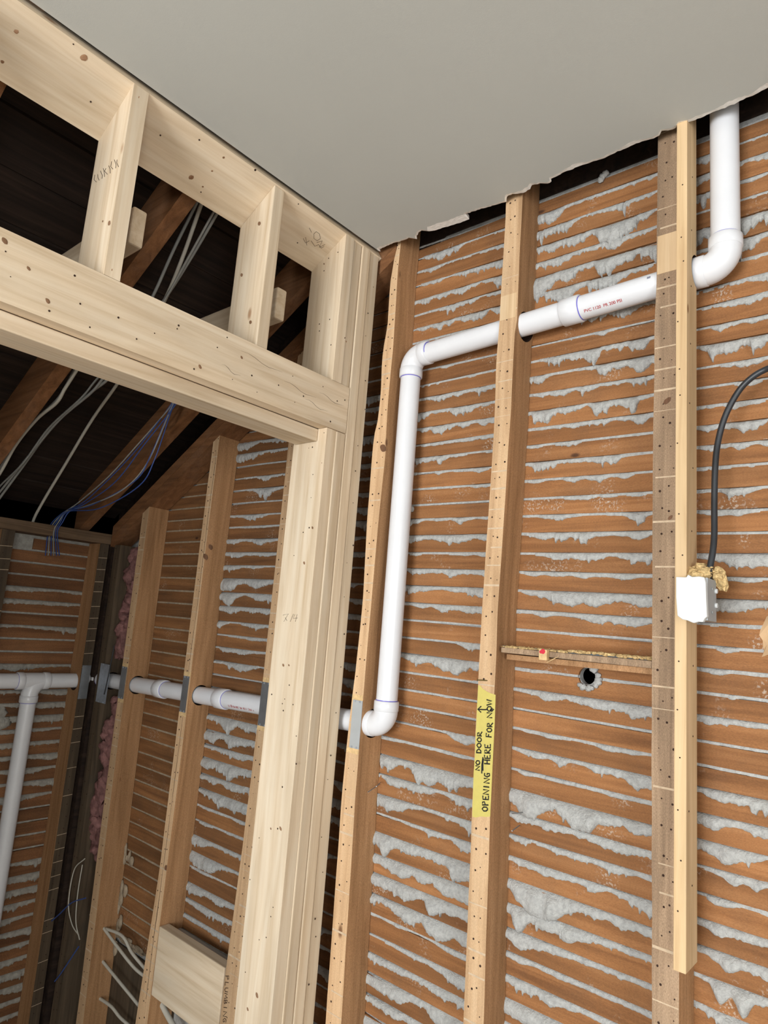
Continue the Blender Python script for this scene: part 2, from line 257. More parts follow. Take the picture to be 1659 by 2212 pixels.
K2=[[-841,-522,1213,1212,[2]],[-841,-520,1173,1167,[40,39,11,11,11,11,11,12,12]],[-842,-521,1122,1119,[25,31,27,9,12,13,25,15,10]],[-844,-522,1072,1070,[20,25,20,30,21,60,52,28,10]],[-845,-521,1024,1023,[22,19,30,16,16,16,28,15,18,11]],[-844,-522,982,976,[69,54,27,45,13,21,52,41,30,25,49]],[-842,-523,932,924,[16,22,48,40,16,34,43,38,20,15,10]],[-844,-522,880,878,[16]],[-845,-523,833,828,[8,8,10,10,23,15,30,15,14]],[-847,-524,779,778,[7,7,8,8,6,15,6,6,6]],[-846,-524,738,734,[9,10,22,17,19,35,15,18,20,36,12]],[-848,-525,693,686,[20,26,10,8,9,9,12,32,20,26,40,21]],[-849,-524,643,635,[9,12,15,17,10,21,10,15,9,22,10]],[-849,-524,594,589,[15,30,40,12,18,15,8,36,24,21,29,14,10]],[-849,-523,547,543,[9,10,10,12,17,13,19,11,14,23,13]],[-849,-524,500,496,[10,11,7,13,12,8,7,7,7,9,8]],[-848,-525,453,449,[10,25,19,12,12,15,17,24,11,9,8]],[-849,-524,407,402,[9,13,7,8,18,10,20,9,16,7,8]],[-849,-524,358,353,[7,7,8,9,13,14,10,10,9,13,8]],[-851,-524,313,306,[7,8,13,18,10,7,7,8,11,24,10]],[-852,-524,267,261,[8,15,18,20,17,24,13,11,13,21,11]],[-853,-524,215,211,[8,9,12,23,14,22,19,10,16,22,19]],[-852,-524,167,163,[8,15,10,14,11,17,11,12,17,12,10]],[-852,-524,120,116,[9,16,21,28,38,30,36,28,19,27,31]],[-852,-523,69,65,[12,10,17,11,11,13,22,18,23,26,14]],[-852,-524,21,18,[7,7,7,7,8,9,6,6,6,8,6]],[-852,-523,-27,-31,[6]],[-853,-522,-75,-79,[8,10,7,7,8,8,7,7]],[-854,-520,-124,-127,[10,12,15,22,20,13,20,19,24,21,22,31,23]],[-852,-522,-171,-177,[6]],[-852,-521,-219,-224,[5,9,9,13,9,7,8,15,12,12,7]],[-851,-521,-266,-271,[9,15,18,13,20,10,10,20,17,18,34,28]],[-851,-520,-316,-320,[5,13,9,10,10,10,10,12,14,11,11]],[-852,-519,-363,-369,[30,53,60,39,22,40,57,53,29,25,21,28,22]],[-852,-518,-417,-419,[13,23,15,17,20,16,17,19,25,24,20,18]],[-851,-518,-467,-467,[10,18,10,10,15,15,15,14,21,17,11,14]],[-851,-517,-515,-517,[12,18,17,19,19,15,16,22,11,15,23,30]],[-851,-517,-565,-568,[24,48,65,67,58,34,19,26,15,26,21,24]],[-848,-516,-620,-620,[22,60,29,33,29,41,24,20,16,15,16,14]],[-845,-516,-675,-672,[22,39,25,19,17,16,14,12,14,13,14]],[-842,-515,-724,-723,[12,17,10,12,14,13,13,12,12,12,13]],[-840,-515,-772,-772,[19,23,21,26,20,14,14,14,13,13]],[-837,-514,-820,-822,[35,38,37,27,21,17,17,16]],[-835,-514,-870,-874,[19]]]
K3=[[-420,-276,1206,1207,[2]],[-420,-276,1167,1164,[22,22,11,8,9,9]],[-421,-277,1117,1118,[22,23,19,15,13,18]],[-422,-278,1068,1067,[21,19,11,8,12,11,9]],[-423,-279,1022,1020,[7,7,8,8,8,8]],[-424,-280,978,974,[24,24,29,45,49,28,28]],[-424,-280,924,922,[11,11,16,28,31,13]],[-425,-281,871,873,[8,8,8,8,10,10]],[-424,-282,820,827,[10,10,10,13,15,22]],[-425,-283,777,782,[9,10,15,22,18]],[-426,-284,728,727,[6,7,17,16,11,16,13]],[-426,-284,685,682,[8,25,36,27,21,32,24]],[-426,-285,633,632,[8,8,9,13,21,16,9]],[-426,-286,587,583,[7,7,7,7,16,13,8]],[-426,-287,542,538,[11,11,8,18,12,13,10]],[-427,-288,496,492,[12,20,13,16,23,25,8]],[-427,-288,449,446,[9,13,16,10,20,10,15]],[-427,-289,400,398,[10,12,9,9,9,9]],[-427,-290,349,348,[9,9,10,18,17,11,6]],[-427,-291,304,300,[10,15,15,16,11,7]],[-427,-292,254,252,[8]],[-427,-292,209,206,[13,15,20,27,31,29,27]],[-427,-293,159,157,[10,10,10,10,14,12,9]],[-427,-294,112,111,[24,24,29,30,26,16,16]],[-427,-295,59,61,[7,8,8,10,9]],[-425,-296,13,13,[8,8,14,9,9,8]],[-424,-296,-33,-33,[9,14,9,9,9]],[-423,-297,-82,-83,[7,8,8,10,4,2,8]],[-423,-298,-129,-130,[14,19,14,13,13,11]],[-422,-299,-180,-180,[6]],[-422,-300,-226,-229,[7]],[-421,-300,-273,-272,[11,20,22,19,23,23]],[-420,-301,-323,-322,[24,30,15,13,21,21]],[-420,-302,-372,-373,[20,26,38,27,21,8]],[-420,-303,-422,-419,[8,10,13,25,16,24,12]],[-419,-304,-473,-471,[6,15,14,8,8,10]],[-419,-305,-520,-519,[13,21,20,18,18,18]],[-419,-305,-570,-568,[12,20,34,22,22,21]],[-428,-306,-620,-619,[8,12,40,24,49,19,17]],[-429,-307,-671,-676,[12,20,33,38,38]]]

# ================================================================ SETTING
XR, XKN = 2.45, -2.95                     # right room wall, knee wall lath plane
YB = 1.541                                # back of the laths on the back wall
XP = -1.347                               # room face of the new partition
SL = 0.575
def roof(x): return 1.196 + SL * (x + 1.347)
tag(MB().box(XKN - .03, XR, WIN_Y, YB + .02, -2.0, -1.95).build('floor', 'floorwood'), kind='structure')
def holed_wall(name, axis, c, a0, a1, z0, z1, h, th, mat):
    mb = MB(); ha0, ha1, hz0, hz1 = h
    for (p0, p1, q0, q1) in ((a0, ha0, z0, z1), (ha1, a1, z0, z1), (ha0, ha1, z0, hz0), (ha0, ha1, hz1, z1)):
        if axis == 'y': mb.box(p0, p1, c - th, c, q0, q1)
        else: mb.box(c, c + th, p0, p1, q0, q1)
    return tag(mb.build(name, mat), kind='structure')
holed_wall('wall_front', 'y', WIN_Y, XKN - .03, XR, -1.95, 3.3, (-1.125, 0.625, -.87, .63), .02, 'wallpaint')
holed_wall('wall_right', 'x', XR, WIN_Y, YB + .02, -1.95, 3.3, (-1.85, -.55, -.77, .53), .01, 'wallpaint')
mb = MB()
for (a, b, c, d) in ((-1.165, .665, -.91, -.87), (-1.165, .665, .63, .67), (-1.165, -1.125, -.87, .63), (.625, .665, -.87, .63)): mb.box(a, b, WIN_Y, WIN_Y + .03, c, d)
tag(mb.build('window_1', 'new_x'), kind='structure')
mb = MB()
for (a, b, c, d) in ((-1.89, -.51, -.81, -.77), (-1.89, -.51, .53, .57), (-1.89, -1.85, -.77, .53), (-.55, -.51, -.77, .53)): mb.box(XR - .03, XR, a, b, c, d)
tag(mb.build('window_2', 'new_y'), kind='structure')
tag(MB().box(-1.487, XP, WIN_Y, -.76, -1.95, 1.168).build('wall_partition', 'wallpaint'), kind='structure')
# ceiling drywall with a torn edge over the old wall
edge = [(-1.345, 1.430), (-1.339, 1.418), (-1.28, 1.416), (-1.245, 1.421), (-1.222, 1.419), (-1.212, 1.431), (-1.205, 1.437), (-1.197, 1.426), (-1.180, 1.414), (-1.166, 1.412), (-1.150, 1.425),
        (-1.139, 1.431), (-1.09, 1.437), (-1.04, 1.442), (-1.018, 1.441), (-1.012, 1.415), (-.957, 1.421), (-.91, 1.428), (-.890, 1.430), (-.878, 1.413), (-.86, 1.411), (-.834, 1.424), (-.812, 1.420), (-.80, 1.409),
        (-.78, 1.414), (-.764, 1.425), (-.752, 1.424), (-.749, 1.413), (-.708, 1.408), (-.66, 1.410), (-.614, 1.415), (-.56, 1.411), (-.522, 1.411), (-.490, 1.417), (-.476, 1.416), (-.467, 1.404), (-.455, 1.410), (-.445, 1.414),
        (-.427, 1.402), (-.41, 1.410), (-.398, 1.412), (-.379, 1.410), (-.323, 1.411), (-.251, 1.404), (0.0, 1.408), (0.4, 1.41), (1.2, 1.405), (XR, 1.41)]
pts = []
for (a, b) in zip(edge[:-1], edge[1:]):
    n = max(1, int((b[0] - a[0]) / .006)) if a[0] < .4 else 1
    for k in range(n):
        t = k / n; x = a[0] + (b[0] - a[0]) * t
        pts.append((x, a[1] + (b[1] - a[1]) * t + (random.uniform(-.0016, .0016) if a[0] < .4 else 0)))
pts.append(edge[-1])
zc = 1.168
mb = MB(); k0 = 0; n = len(pts)
ins = [.008 + .008 * abs(noise.noise(Vector((p[0] * 14, 3, 0)))) * 2 + (.020 if -1.14 < p[0] < -1.012 else 0) for p in pts]
for i in range(n - 1):
    a, b = pts[i], pts[i + 1]; ia, ib = ins[i], ins[i + 1]
    mb.quad([(a[0], WIN_Y, zc), (b[0], WIN_Y, zc), (b[0], b[1] - ib, zc), (a[0], a[1] - ia, zc)], 0)
    mb.quad([(a[0], a[1] - ia, zc), (b[0], b[1] - ib, zc), (b[0], b[1], zc + .0022), (a[0], a[1], zc + .0022)], 1)
    mb.quad([(a[0], a[1], zc + .0022), (b[0], b[1], zc + .0022), (b[0], b[1] - .002, zc + .0127), (a[0], a[1] - .002, zc + .0127)], 1)
    mb.quad([(a[0], WIN_Y, zc + .0127), (b[0], WIN_Y, zc + .0127), (b[0], b[1] - .002, zc + .0127), (a[0], a[1] - .002, zc + .0127)], 1)
cl = tag(mb.build('ceiling', ['drywall', 'gypsum']), kind='structure')
# plaster of the old back wall seen from behind, near-black sheet above it painted as the shaded void
def above(x): return roof(x) - .075
xe = (1.222 - 1.196 + .075) / SL - 1.347
lo = [(XKN - .03, -1.95), (XR, -1.95), (XR, 1.222), (xe, 1.222), (XKN - .03, above(XKN - .03))]
wb = tag(MB().extr([(x, YB + .0005, z) for x, z in lo], (0, .0195, 0)).build('wall_back', 'plaster'), kind='structure')
up = [(XKN - .03, above(XKN - .03) + .0005), (xe, 1.2225), (XR, 1.2225), (XR, 3.4), (XKN - .03, 3.4)]
tag(MB().extr([(x, YB - .002, z) for x, z in up], (0, .03, 0)).build('wall_back_upper', 'deck_and_shade'), kind='structure')
tag(MB().box(XKN + .001, -2.832, 1.456, 1.531, -1.95, .26).build('corner_shade_fill', 'deck_and_shade'), 'added near-black filler painted as the shaded gap in the closet corner', 'shade filler')  # added near-black box in place of the shaded corner gap
wl = tag(MB().box(XKN - .028, XKN - .0125, WIN_Y, YB, -1.95, .30).build('wall_left', 'plaster_l'), kind='structure')
# sloping roof boards over the closet
mb = MB(); off = .14 / math.cos(math.atan(SL)); x = XKN - .06; i = 0
while x < XR:
    w = .128; t = .002 * (i % 3)
    mb.hexa([(x, WIN_Y, roof(x) + off + t), (x + w, WIN_Y, roof(x + w) + off + t), (x + w, YB - .006, roof(x + w) + off + t), (x, YB - .006, roof(x) + off + t),
             (x, WIN_Y, roof(x) + off + .025), (x + w, WIN_Y, roof(x + w) + off + .025), (x + w, YB - .006, roof(x + w) + off + .025), (x, YB - .006, roof(x) + off + .025)])
    x += w + .005; i += 1
tag(mb.build('ceiling_roof_boards', 'deck_and_shade'), kind='structure')

# ================================================================ NEW PARTITION LUMBER
XB = -1.487
def zt(x): return 1.152 + (x - XP) * .58      # sloped underside of the top plate
def nail_dots(o_mb, pts, nrm, m=1, r=.0022):
    for p in pts: o_mb.disc(p, r * random.uniform(.7, 1.3), nrm, 7, m, .0004)
def upright(name, y0, y1, z0, slope, label, cat='stud', group=None, z1=None, bev=.003):
    mb = MB(); x0, x1 = XB, XP - random.choice((0, .0015, .003))
    ta, tb = (zt(x0), zt(x1)) if slope else (z1, z1)
    mb.hexa([(x0, y0, z0), (x1, y0, z0), (x1, y1, z0), (x0, y1, z0), (x0, y0, ta), (x1, y0, tb), (x1, y1, tb), (x0, y1, ta)])
    o = mb.build(name, ['new_z', 'hole'], bevel=bev)
    return tag(o, label, cat, group)
def add_detail(o, mb):
    """join small marks (nail holes, pencil, residue) into a board's own mesh"""
    bm = bmesh.new(); bm.from_mesh(o.data); wl_ = world_loc(o); vs = [bm.verts.new((v[0] - wl_.x, v[1] - wl_.y, v[2] + ZO - wl_.z)) for v in mb.v]
    for f, m in zip(mb.f, mb.m):
        try: ff = bm.faces.new([vs[i] for i in f]); ff.material_index = m
        except ValueError: pass
    bm.to_mesh(o.data); bm.free()
G = 'new pale studs of the doorway partition'
jk = upright('jack_stud', 1.276, 1.3125, -1.95, False, 'pale new jack stud with its broad face showing at the right side of the doorway', group=G, z1=.546)
mb = MB()
dots = [(602, 975), (667, 968), (675, 966), (672, 1075), (676, 1025), (668, 1140), (655, 1150), (700, 935), (635, 1200), (600, 1240), (587, 1500), (610, 1520), (615, 1510), (633, 1522), (612, 1535), (640, 1650), (610, 1700), (600, 1790), (560, 2030), (575, 2025), (585, 1980), (540, 1900), (530, 2100), (625, 1480), (640, 1590), (560, 1810), (590, 1960)]
for (a, b) in dots: mb.disc(onY(a, b, 1.276), .0016 * random.uniform(.7, 1.6), (0, -1, 0), 7, 1, .0004)
for st in ([(611, 1329), (623, 1326), (613, 1343)], [(616, 1334), (620, 1341)], [(634, 1326), (627, 1343)], [(637, 1327), (633, 1336), (643, 1335)], [(642, 1327), (638, 1343)]):
    P = [onY(a_, b_, 1.2757) for a_, b_ in st]
    mb.tube(P, .0005, 4, 1)
add_detail(jk, mb)
upright('jack_stud', 1.3135, 1.350, -1.95, False, 'second pale new jack stud, sandwiched just behind the broad-faced jack under the header end', group=G, z1=.546)
upright('king_stud', 1.352, 1.389, -1.95, True, 'pale full-height stud touching the header end, running from ceiling to floor', group=G)
k2 = upright('king_stud', 1.3915, 1.429, -1.95, True, 'outermost pale full-height stud, beside the dark gap to the old wall', group=G)
mb = MB()
for i in range(22): mb.disc((XP - .0005, 1.41 + random.uniform(-.014, .014), 1.05 - i * .1 + random.uniform(-.03, .03)), .0018 * random.uniform(.6, 1.5), (1, 0, 0), 7, 1, .0006)
add_detail(k2, mb)
HT = .689
def knots(o, pts, fn, nrm, slot, mat=None, stretch=1.5):
    mat = mat or ('knot_new' if slot == 2 else 'knot')
    slot_new = mat == 'knot_new'; o.data.materials.append(M[mat]); slot = len(o.data.materials) - 1; d = MB()
    for (a, b_, r) in pts:
        p = fn(a, b_); n_ = 13; r = r * (.78 if slot_new else 1); nn = Vector(nrm).normalized(); u = nn.orthogonal().normalized(); v = nn.cross(u)
        if abs(u.z) > abs(v.z): u, v = v, u
        lp = [p + u * math.cos(2 * math.pi * k / n_) * r * random.uniform(.85, 1.1) + v * math.sin(2 * math.pi * k / n_) * r * stretch * random.uniform(.85, 1.1) for k in range(n_)]
        kk = len(d.v); d.v += [tuple(q + nn * .0001) for q in lp] + [tuple(q * .5 + p * .5 + nn * .0006) for q in lp]
        for i in range(n_): j = (i + 1) % n_; d.f.append((kk + i, kk + j, kk + n_ + j, kk + n_ + i)); d.m.append(slot)
        d.f.append(tuple(range(kk + n_, kk + 2 * n_))); d.m.append(slot)
    add_detail(o, d)
knots(jk, [(675, 1140, .004), (657, 1216, .0045), (612, 1437, .0045), (624, 1437, .003), (606, 1790, .005), (585, 1790, .003), (555, 2150, .006), (535, 2180, .004), (695, 1000, .0015)], lambda a, b_: onY(a, b_, 1.2757), (0, -1, 0), 2)
cp = upright('cripple_stud', 1.276, 1.3125, HT, True, 'pale cripple stud over the header end, nearest the ceiling corner', group=G)
knots(cp, [(748, 838 - 100, .003), (700, 570, .003)], lambda a, b_: onY(a, b_, 1.2757), (0, -1, 0), 2)
mb = MB()
for (a, b) in ((730, 545), (710, 558), (712, 690), (690, 715), (745, 730), (700, 585), (715, 745), (690, 700)): mb.disc(onY(a, b, 1.276), .0022, (0, -1, 0), 7, 1, .0004)
add_detail(cp, mb)
upright('cripple_stud', 1.3135, 1.350, HT, True, 'narrow pale cripple stud sandwiched between the king stud and the end cripple', group=G)
c2_ = upright('cripple_stud', .998, 1.035, HT, True, 'middle pale cripple stud over the header, with three small knots', group=G); knots(c2_, [(560, 483, .007), (522, 594, .006), (541, 696, .006)], lambda a, b_: onY(a, b_, .9977), (0, -1, 0), 2)
cp = upright('cripple_stud', .584, .621, HT, True, 'left pale cripple stud over the header, with a grey stamp mark', group=G)
knots(cp, [(236, 482, .0065), (222, 478, .003), (300, 210, .003), (242, 583, .003)], lambda a, b_: onY(a, b_, .5837), (0, -1, 0), 2)
mb = MB()
for i in range(9):
    a = 205 + i * 6; b = 388 - i * 4.6
    mb.tube([onY(a, b - 9 + random.uniform(-3, 3), .5835), onY(a + random.uniform(-4, 4), b, .5835), onY(a + 3, b + 7 + random.uniform(-3, 3), .5835)], .0007, 4, 1)
add_detail(cp, mb)
upright('cripple_stud', .17, .207, HT, True, 'pale cripple stud over the header, beyond the left edge of the photo', group=G)
upright('jack_stud', -.66, -.623, -1.95, False, 'pale jack stud at the far left side of the doorway', group=G, z1=.546)
upright('king_stud', -.70, -.663, -1.95, True, 'pale full-height stud at the far left side of the doorway', group=G)
# header: two plies with a flat plate recessed beneath
hd = empty('door_header', (-1.417, .34, .547), 'pale new header beam crossing over the doorway under the cripple studs', 'header beam')
mb = MB().box(-1.385, XP, -.66, 1.349, .547, HT - .001)
for i in range(26):
    y = .35 + i * .04 + random.uniform(-.02, .02); mb.disc((XP, y, random.uniform(.56, .68)), .002 * random.uniform(.5, 1.4), (1, 0, 0), 7, 1, .0005)
for (y0, z0, L) in ((.95, .655, .14), (1.1, .625, .12), (1.23, .635, .1), (.9, .60, .06), (1.18, .600, .09)):
    mb.tube([(XP + .0002, y0 + L * k / 6, z0 + .004 * math.sin(k * 1.3) - .012 * k / 6) for k in range(7)], [.0001, .0002, .0004, .0003, .0004, .0002, .0001], 5, 1)
hp = mb.build('header_ply', ['new_y', 'hole'], hd, bevel=.003)
knots(hp, [(103, 650, .005), (62, 580, .004), (432, 792, .005), (10, 520, .006), (522, 772, .004)], lambda a, b_: onX(a, b_, XP + .0002), (1, 0, 0), 2)
MB().box(XB, -1.449, -.66, 1.349, .547, HT - .001).build('header_ply', 'new_y', hd, bevel=.003)
tag(MB().box(-1.477, -1.385, -.62, 1.2755, .509, .546).build('header_plate', 'new_y', hd, bevel=.003), 'flat board nailed under the header')
# sloping top plate
c, s = math.cos(math.atan(.58)), math.sin(math.atan(.58)); th = .038
a = (XP, 1.152); b = (XB, zt(XB)); dn = (-s * th, c * th)
mb = MB(); sec = [a, b, (b[0] + dn[0], b[1] + dn[1]), (a[0] + dn[0], a[1] + dn[1])]
mb.extr([(p[0], -.72, p[1]) for p in sec], (0, 2.16, 0))
for i in range(10):
    t = random.random(); mb.disc((a[0] + (b[0] - a[0]) * t, .45 + i * .08, a[1] + (b[1] - a[1]) * t), .003 * random.uniform(.5, 1.2), (s, 0, -c), 8, 1, .0005)
def on_plate(px, py):
    d = ray(px, py); t = (1.152 - XP * .58) / (d.z - .58 * d.x); p = d * t; return p + Vector((s, 0, -c)) * .0004
for st in ([(678, 505), (683, 500), (690, 505), (692, 515), (685, 520), (678, 515), (678, 505)], [(668, 492), (673, 502)], [(655, 515), (660, 525), (668, 520)], [(660, 512), (663, 530)], [(672, 520), (680, 532), (688, 528), (694, 536), (700, 532)], [(684, 524), (696, 520), (690, 534), (702, 528)]):
    mb.tube([on_plate(*q) for q in st], .0006, 4, 1)
tpl = mb.build('top_plate', ['new_y', 'hole'], bevel=.002)
knots(tpl, [(181, 124, .0085), (413, 383, .0075), (35, 68, .005), (5, 133, .004), (458, 369, .003), (438, 403, .003), (483, 340, .0035)], on_plate, (s, 0, -c), 2, stretch=1.2)
tag(tpl, 'pale new sloping top plate tight against the grey ceiling', 'plate board')
# flat ties from the cripples back to the rafters
for (y, lb) in ((.692, 'short pale tie board end behind the left cripple stud'), (1.154, 'short pale tie board end behind the middle cripple stud'), (.23, 'pale tie board behind the leftmost cripple stud')):
    tag(MB().box((.868 - 1.196 - .02) / SL - 1.347 - .12, XB - .0015, y, y + .037, .868, .966).build('tie_board', 'new_x', bevel=.005), lb, 'tie board', 'tie boards behind the cripple studs')

# ================================================================ OLD BACK WALL STUDS
Y0, Y1 = 1.44, 1.532
def interp(tab, z):
    if z >= tab[0][1]: return tab[0][0]
    for (a, b) in zip(tab[:-1], tab[1:]):
        if z >= b[1]:
            t = (z - a[1]) / (b[1] - a[1]) if b[1] != a[1] else 0
            return a[0] + (b[0] - a[0]) * t
    return tab[-1][0]
def old_stud(left, right, ztop, label, front='stud_front', name='old_stud', group='old brown studs of the stripped back wall', bores=(), residue=True, slope=False, zlo=-1.95, raw=None, y0=Y0, y1=Y1, world=False, side='stud_side', waver=.0012):
    L = left if world else [(onY(a, b, y0).x, onY(a, b, y0).z) for a, b in left]
    R = right if world else [(onY(a, b, y0).x, onY(a, b, y0).z) for a, b in right]
    zs = []; z = ztop
    while z > zlo: zs.append(z); z -= .035
    zs.append(zlo); n = len(zs); mb = MB(); pts = []
    sd = random.uniform(0, 50)
    for z in zs:
        xl = interp(L, z) + waver * noise.noise(Vector((sd, z * 9, 0))); xr = interp(R, z) + waver * noise.noise(Vector((sd + 9, z * 9, 0)))
        za, zb_ = (z, z)
        if slope and z == zs[0]: za, zb_ = roof(xl) - .0925, roof(xr) - .0925
        pts.append((xl, xr, za, zb_))
    for (xl, xr, za, zb_) in pts: mb.v += [(xl, y0, za), (xr, y0, zb_), (xr, y1, zb_), (xl, y1, za)]
    for i in range(n - 1):
        k = i * 4; q = k + 4
        mb.f += [(k, q, q + 1, k + 1), (k + 1, q + 1, q + 2, k + 2), (k + 2, q + 2, q + 3, k + 3), (k + 3, q + 3, q, k)]; mb.m += [1, 0, 0, 0]
    mb.f += [(0, 1, 2, 3), (4 * n - 1, 4 * n - 2, 4 * n - 3, 4 * n - 4)]; mb.m += [0, 0]
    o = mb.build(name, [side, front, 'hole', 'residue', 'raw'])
    for (p0, p1, r) in bores: bore(o, p0, p1, r)
    d = MB(); z = ztop - .03; flip = False
    while z > zlo + .02:
        xl, xr = interp(L, z), interp(R, z); w = xr - xl
        if residue and random.random() < .5:
            h = random.uniform(.0012, .0055); sk = random.uniform(-.002, .003); c0 = random.uniform(.02, .3) * w if random.random() < .4 else .001; zz = z + random.uniform(-.003, .003)
            d.box(xl + c0, xr - .001, y0 - .0004, y0, zz - h / 2, zz + h / 2, 3)
        for q in range(random.choice((1, 2, 2, 2))):
            d.disc((xl + w * (random.uniform(.2, .45) if q == 0 else random.uniform(.55, .85)), y0, z + .024 + random.uniform(-.01, .01)), random.uniform(.0011, .0028), (0, -1, 0), 7, 2, .0005)
        z -= .0487
    if raw:
        za, zb_ = raw
        for (u, v) in ((za, za - .016), (zb_ + .014, zb_)):
            xl, xr = interp(L, (u + v) / 2), interp(R, (u + v) / 2)
            d.box(xl + .001, xr - .001, y0 - .0007, y0, v, u, 4)
    add_detail(o, d)
    return tag(o, label, 'stud', group)
ZH = -.272                                    # height of the lower pipe where it leaves the riser
def zlow(x): return ZH + (x + 1.30) * .030
def zup(x): return .806 + (x + 1.17) * .034
YP = 1.49
s1 = old_stud([(860, 526), (852, 557), (842.5, 614), (837.6, 703), (829, 748), (825, 781), (823, 839), (821, 869), (815, 914), (808, 941), (805, 976), (800, 1035), (793, 1122), (784, 1300), (768, 1450), (754, 1560), (740, 1700), (703, 2212)],
              [(866, 526), (860, 579), (853, 693), (848, 762), (839, 859), (837, 889), (834, 937), (832, 986), (823, 1073), (816, 1142), (806, 1258), (790, 1440), (780, 1560), (769, 1700), (737, 2212)],
              1.27, 'old brown stud with a wavy edge, just right of the new pale partition', bores=[((-1.40, YP, zlow(-1.4)), (-1.20, YP, zlow(-1.2)), .040)], raw=(-.195, -.352))
s2 = old_stud([(1093, 440), (1092, 478), (1080, 674), (1072, 792), (1066, 948), (1040, 1330), (1022, 1700), (1001, 2212)],
              [(1129, 419), (1120, 608), (1117, 698), (1112, 720), (1106, 839), (1100, 939), (1075, 1330), (1060, 1700), (1045, 2212)],
              1.27, 'old brown stud that carries the strip of yellow tape', bores=[((-1.0, YP, zup(-1.0)), (-.75, YP, zup(-.75)), .040)])
s3 = old_stud([(1421, 340), (1418, 600), (1414, 720), (1410, 1000), (1408, 1400), (1408, 2212)], [(1468, 300), (1466, 740), (1463.5, 1000), (1463.5, 1400), (1466, 1700), (1467, 2212)],
              1.27, 'wide weathered stud with many dark nail holes, left of the pale strip', front='stud_front_grey', bores=[((-.55, YP, zup(-.55)), (-.38, YP, zup(-.38)), .040)])
for (x, lb) in ((-.065, 'old brown stud just beyond the right edge of the photo'), (.345, 'old brown stud farther along the back wall to the right')):
    old_stud([(x, 1), (x, -1)], [(x + .047, 1), (x + .047, -1)], 1.27, lb, world=True)
sA = old_stud([(-1.703, 1.0), (-1.710, -.2), (-1.723, -.7), (-1.741, -1.08), (-1.744, -1.5)], [(-1.657, 1), (-1.657, -1)], .92, 'old brown stud in the closet whose edge shows left of the pale jack stud', world=True, slope=True, raw=(-.190, -.352),
              bores=[((-1.78, YP, zlow(-1.78)), (-1.60, YP, zlow(-1.6)), .036)])
sB = old_stud([(-2.146, .7), (-2.150, .2), (-2.150, -.9), (-2.180, -1.4)], [(-2.108, .7), (-2.110, .2), (-2.104, -.4), (-2.112, -1.4)], .66, 'old cracked brown stud in the closet, second left of the pale jack stud', world=True, slope=True, raw=(-.216, -.370),
              bores=[((-2.2, YP, zlow(-2.2)), (-2.02, YP, zlow(-2.02)), .036)])
sC = old_stud([(-2.592, .4), (-2.580, -.7), (-2.560, -1.5)], [(-2.545, .4), (-2.535, -.7), (-2.510, -1.5)], .41, 'old brown stud in the closet, beside the pink insulation', world=True, slope=True, raw=(-.226, -.378),
              bores=[((-2.65, YP, zlow(-2.65)), (-2.47, YP, zlow(-2.47)), .036)])
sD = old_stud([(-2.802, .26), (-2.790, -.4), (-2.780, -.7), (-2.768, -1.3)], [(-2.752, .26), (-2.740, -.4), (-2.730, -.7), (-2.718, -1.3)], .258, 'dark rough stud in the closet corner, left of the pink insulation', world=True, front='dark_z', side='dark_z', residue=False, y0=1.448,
              bores=[((-2.85, YP, zlow(-2.85)), (-2.62, YP, zlow(-2.62)), .036)])
knots(s1, [(828, 968, .010)], lambda a, b_: onY(a, b_, 1.4398), (0, -1, 0), 5)
knots(s3, [(1441, 866, .010), (1448, 1118, .006)], lambda a, b_: onY(a, b_, 1.4398), (0, -1, 0), 5, stretch=.6)
sx_ = lambda a, b_: onX(a, b_, -2.1085)
knots(sB, [(455, 1182, .008), (444, 1203, .009), (425, 1445, .006), (402, 1670, .007), (395, 1845, .006), (360, 1875, .008)], sx_, (1, 0, 0), 5)
# pale freshly cut patches on two studs
for (o, x0, x1, za, zb_) in ((s2, onY(1079, 660, 1.44).x + .003, onY(1117, 660, 1.44).x - .003, .895, .825), (s3, -.4865, -.4395, .930, .835)):
    o.data.materials.append(M['fresh']); d = MB(); d.box(x0, x1, 1.4394, 1.44, zb_, za, len(o.data.materials) - 1); add_detail(o, d)
# crack along stud B
mb = MB(); P = []
for k in range(30): P.append((-2.118 + .004 * noise.noise(Vector((k * .4, 0, 0))) - (.018 * (k / 29) ** 2), 1.4398, .60 - k * .065))
mb.tube(P, [.0012 * abs(noise.noise(Vector((k * .7, 5, 0)))) + .0004 for k in range(30)], 5, 2)
add_detail(sB, mb)
# new strip beside the wide stud
st = tag(MB().box(-.433, -.4105, 1.40, 1.47, -.577, 1.24).build('furring_strip', ['strip', 'hole'], bevel=.0015), 'narrow pale strip fixed along the right side of the wide stud', 'strip')
bore(st, (-.46, YP - .02, zup(-.44)), (-.38, YP - .02, zup(-.38)), .038)
mb = MB()
for i in range(16): mb.disc((-.423 + random.uniform(-.006, .006), 1.40, 1.0 - i * .1 + random.uniform(-.03, .03)), .0016, (0, -1, 0), 7, 1, .0004)
for i in range(12): mb.disc((-.4105, 1.425 + random.uniform(-.01, .02), 1.05 - i * .135), .0018, (1, 0, 0), 7, 1, .0006)
add_detail(st, mb)
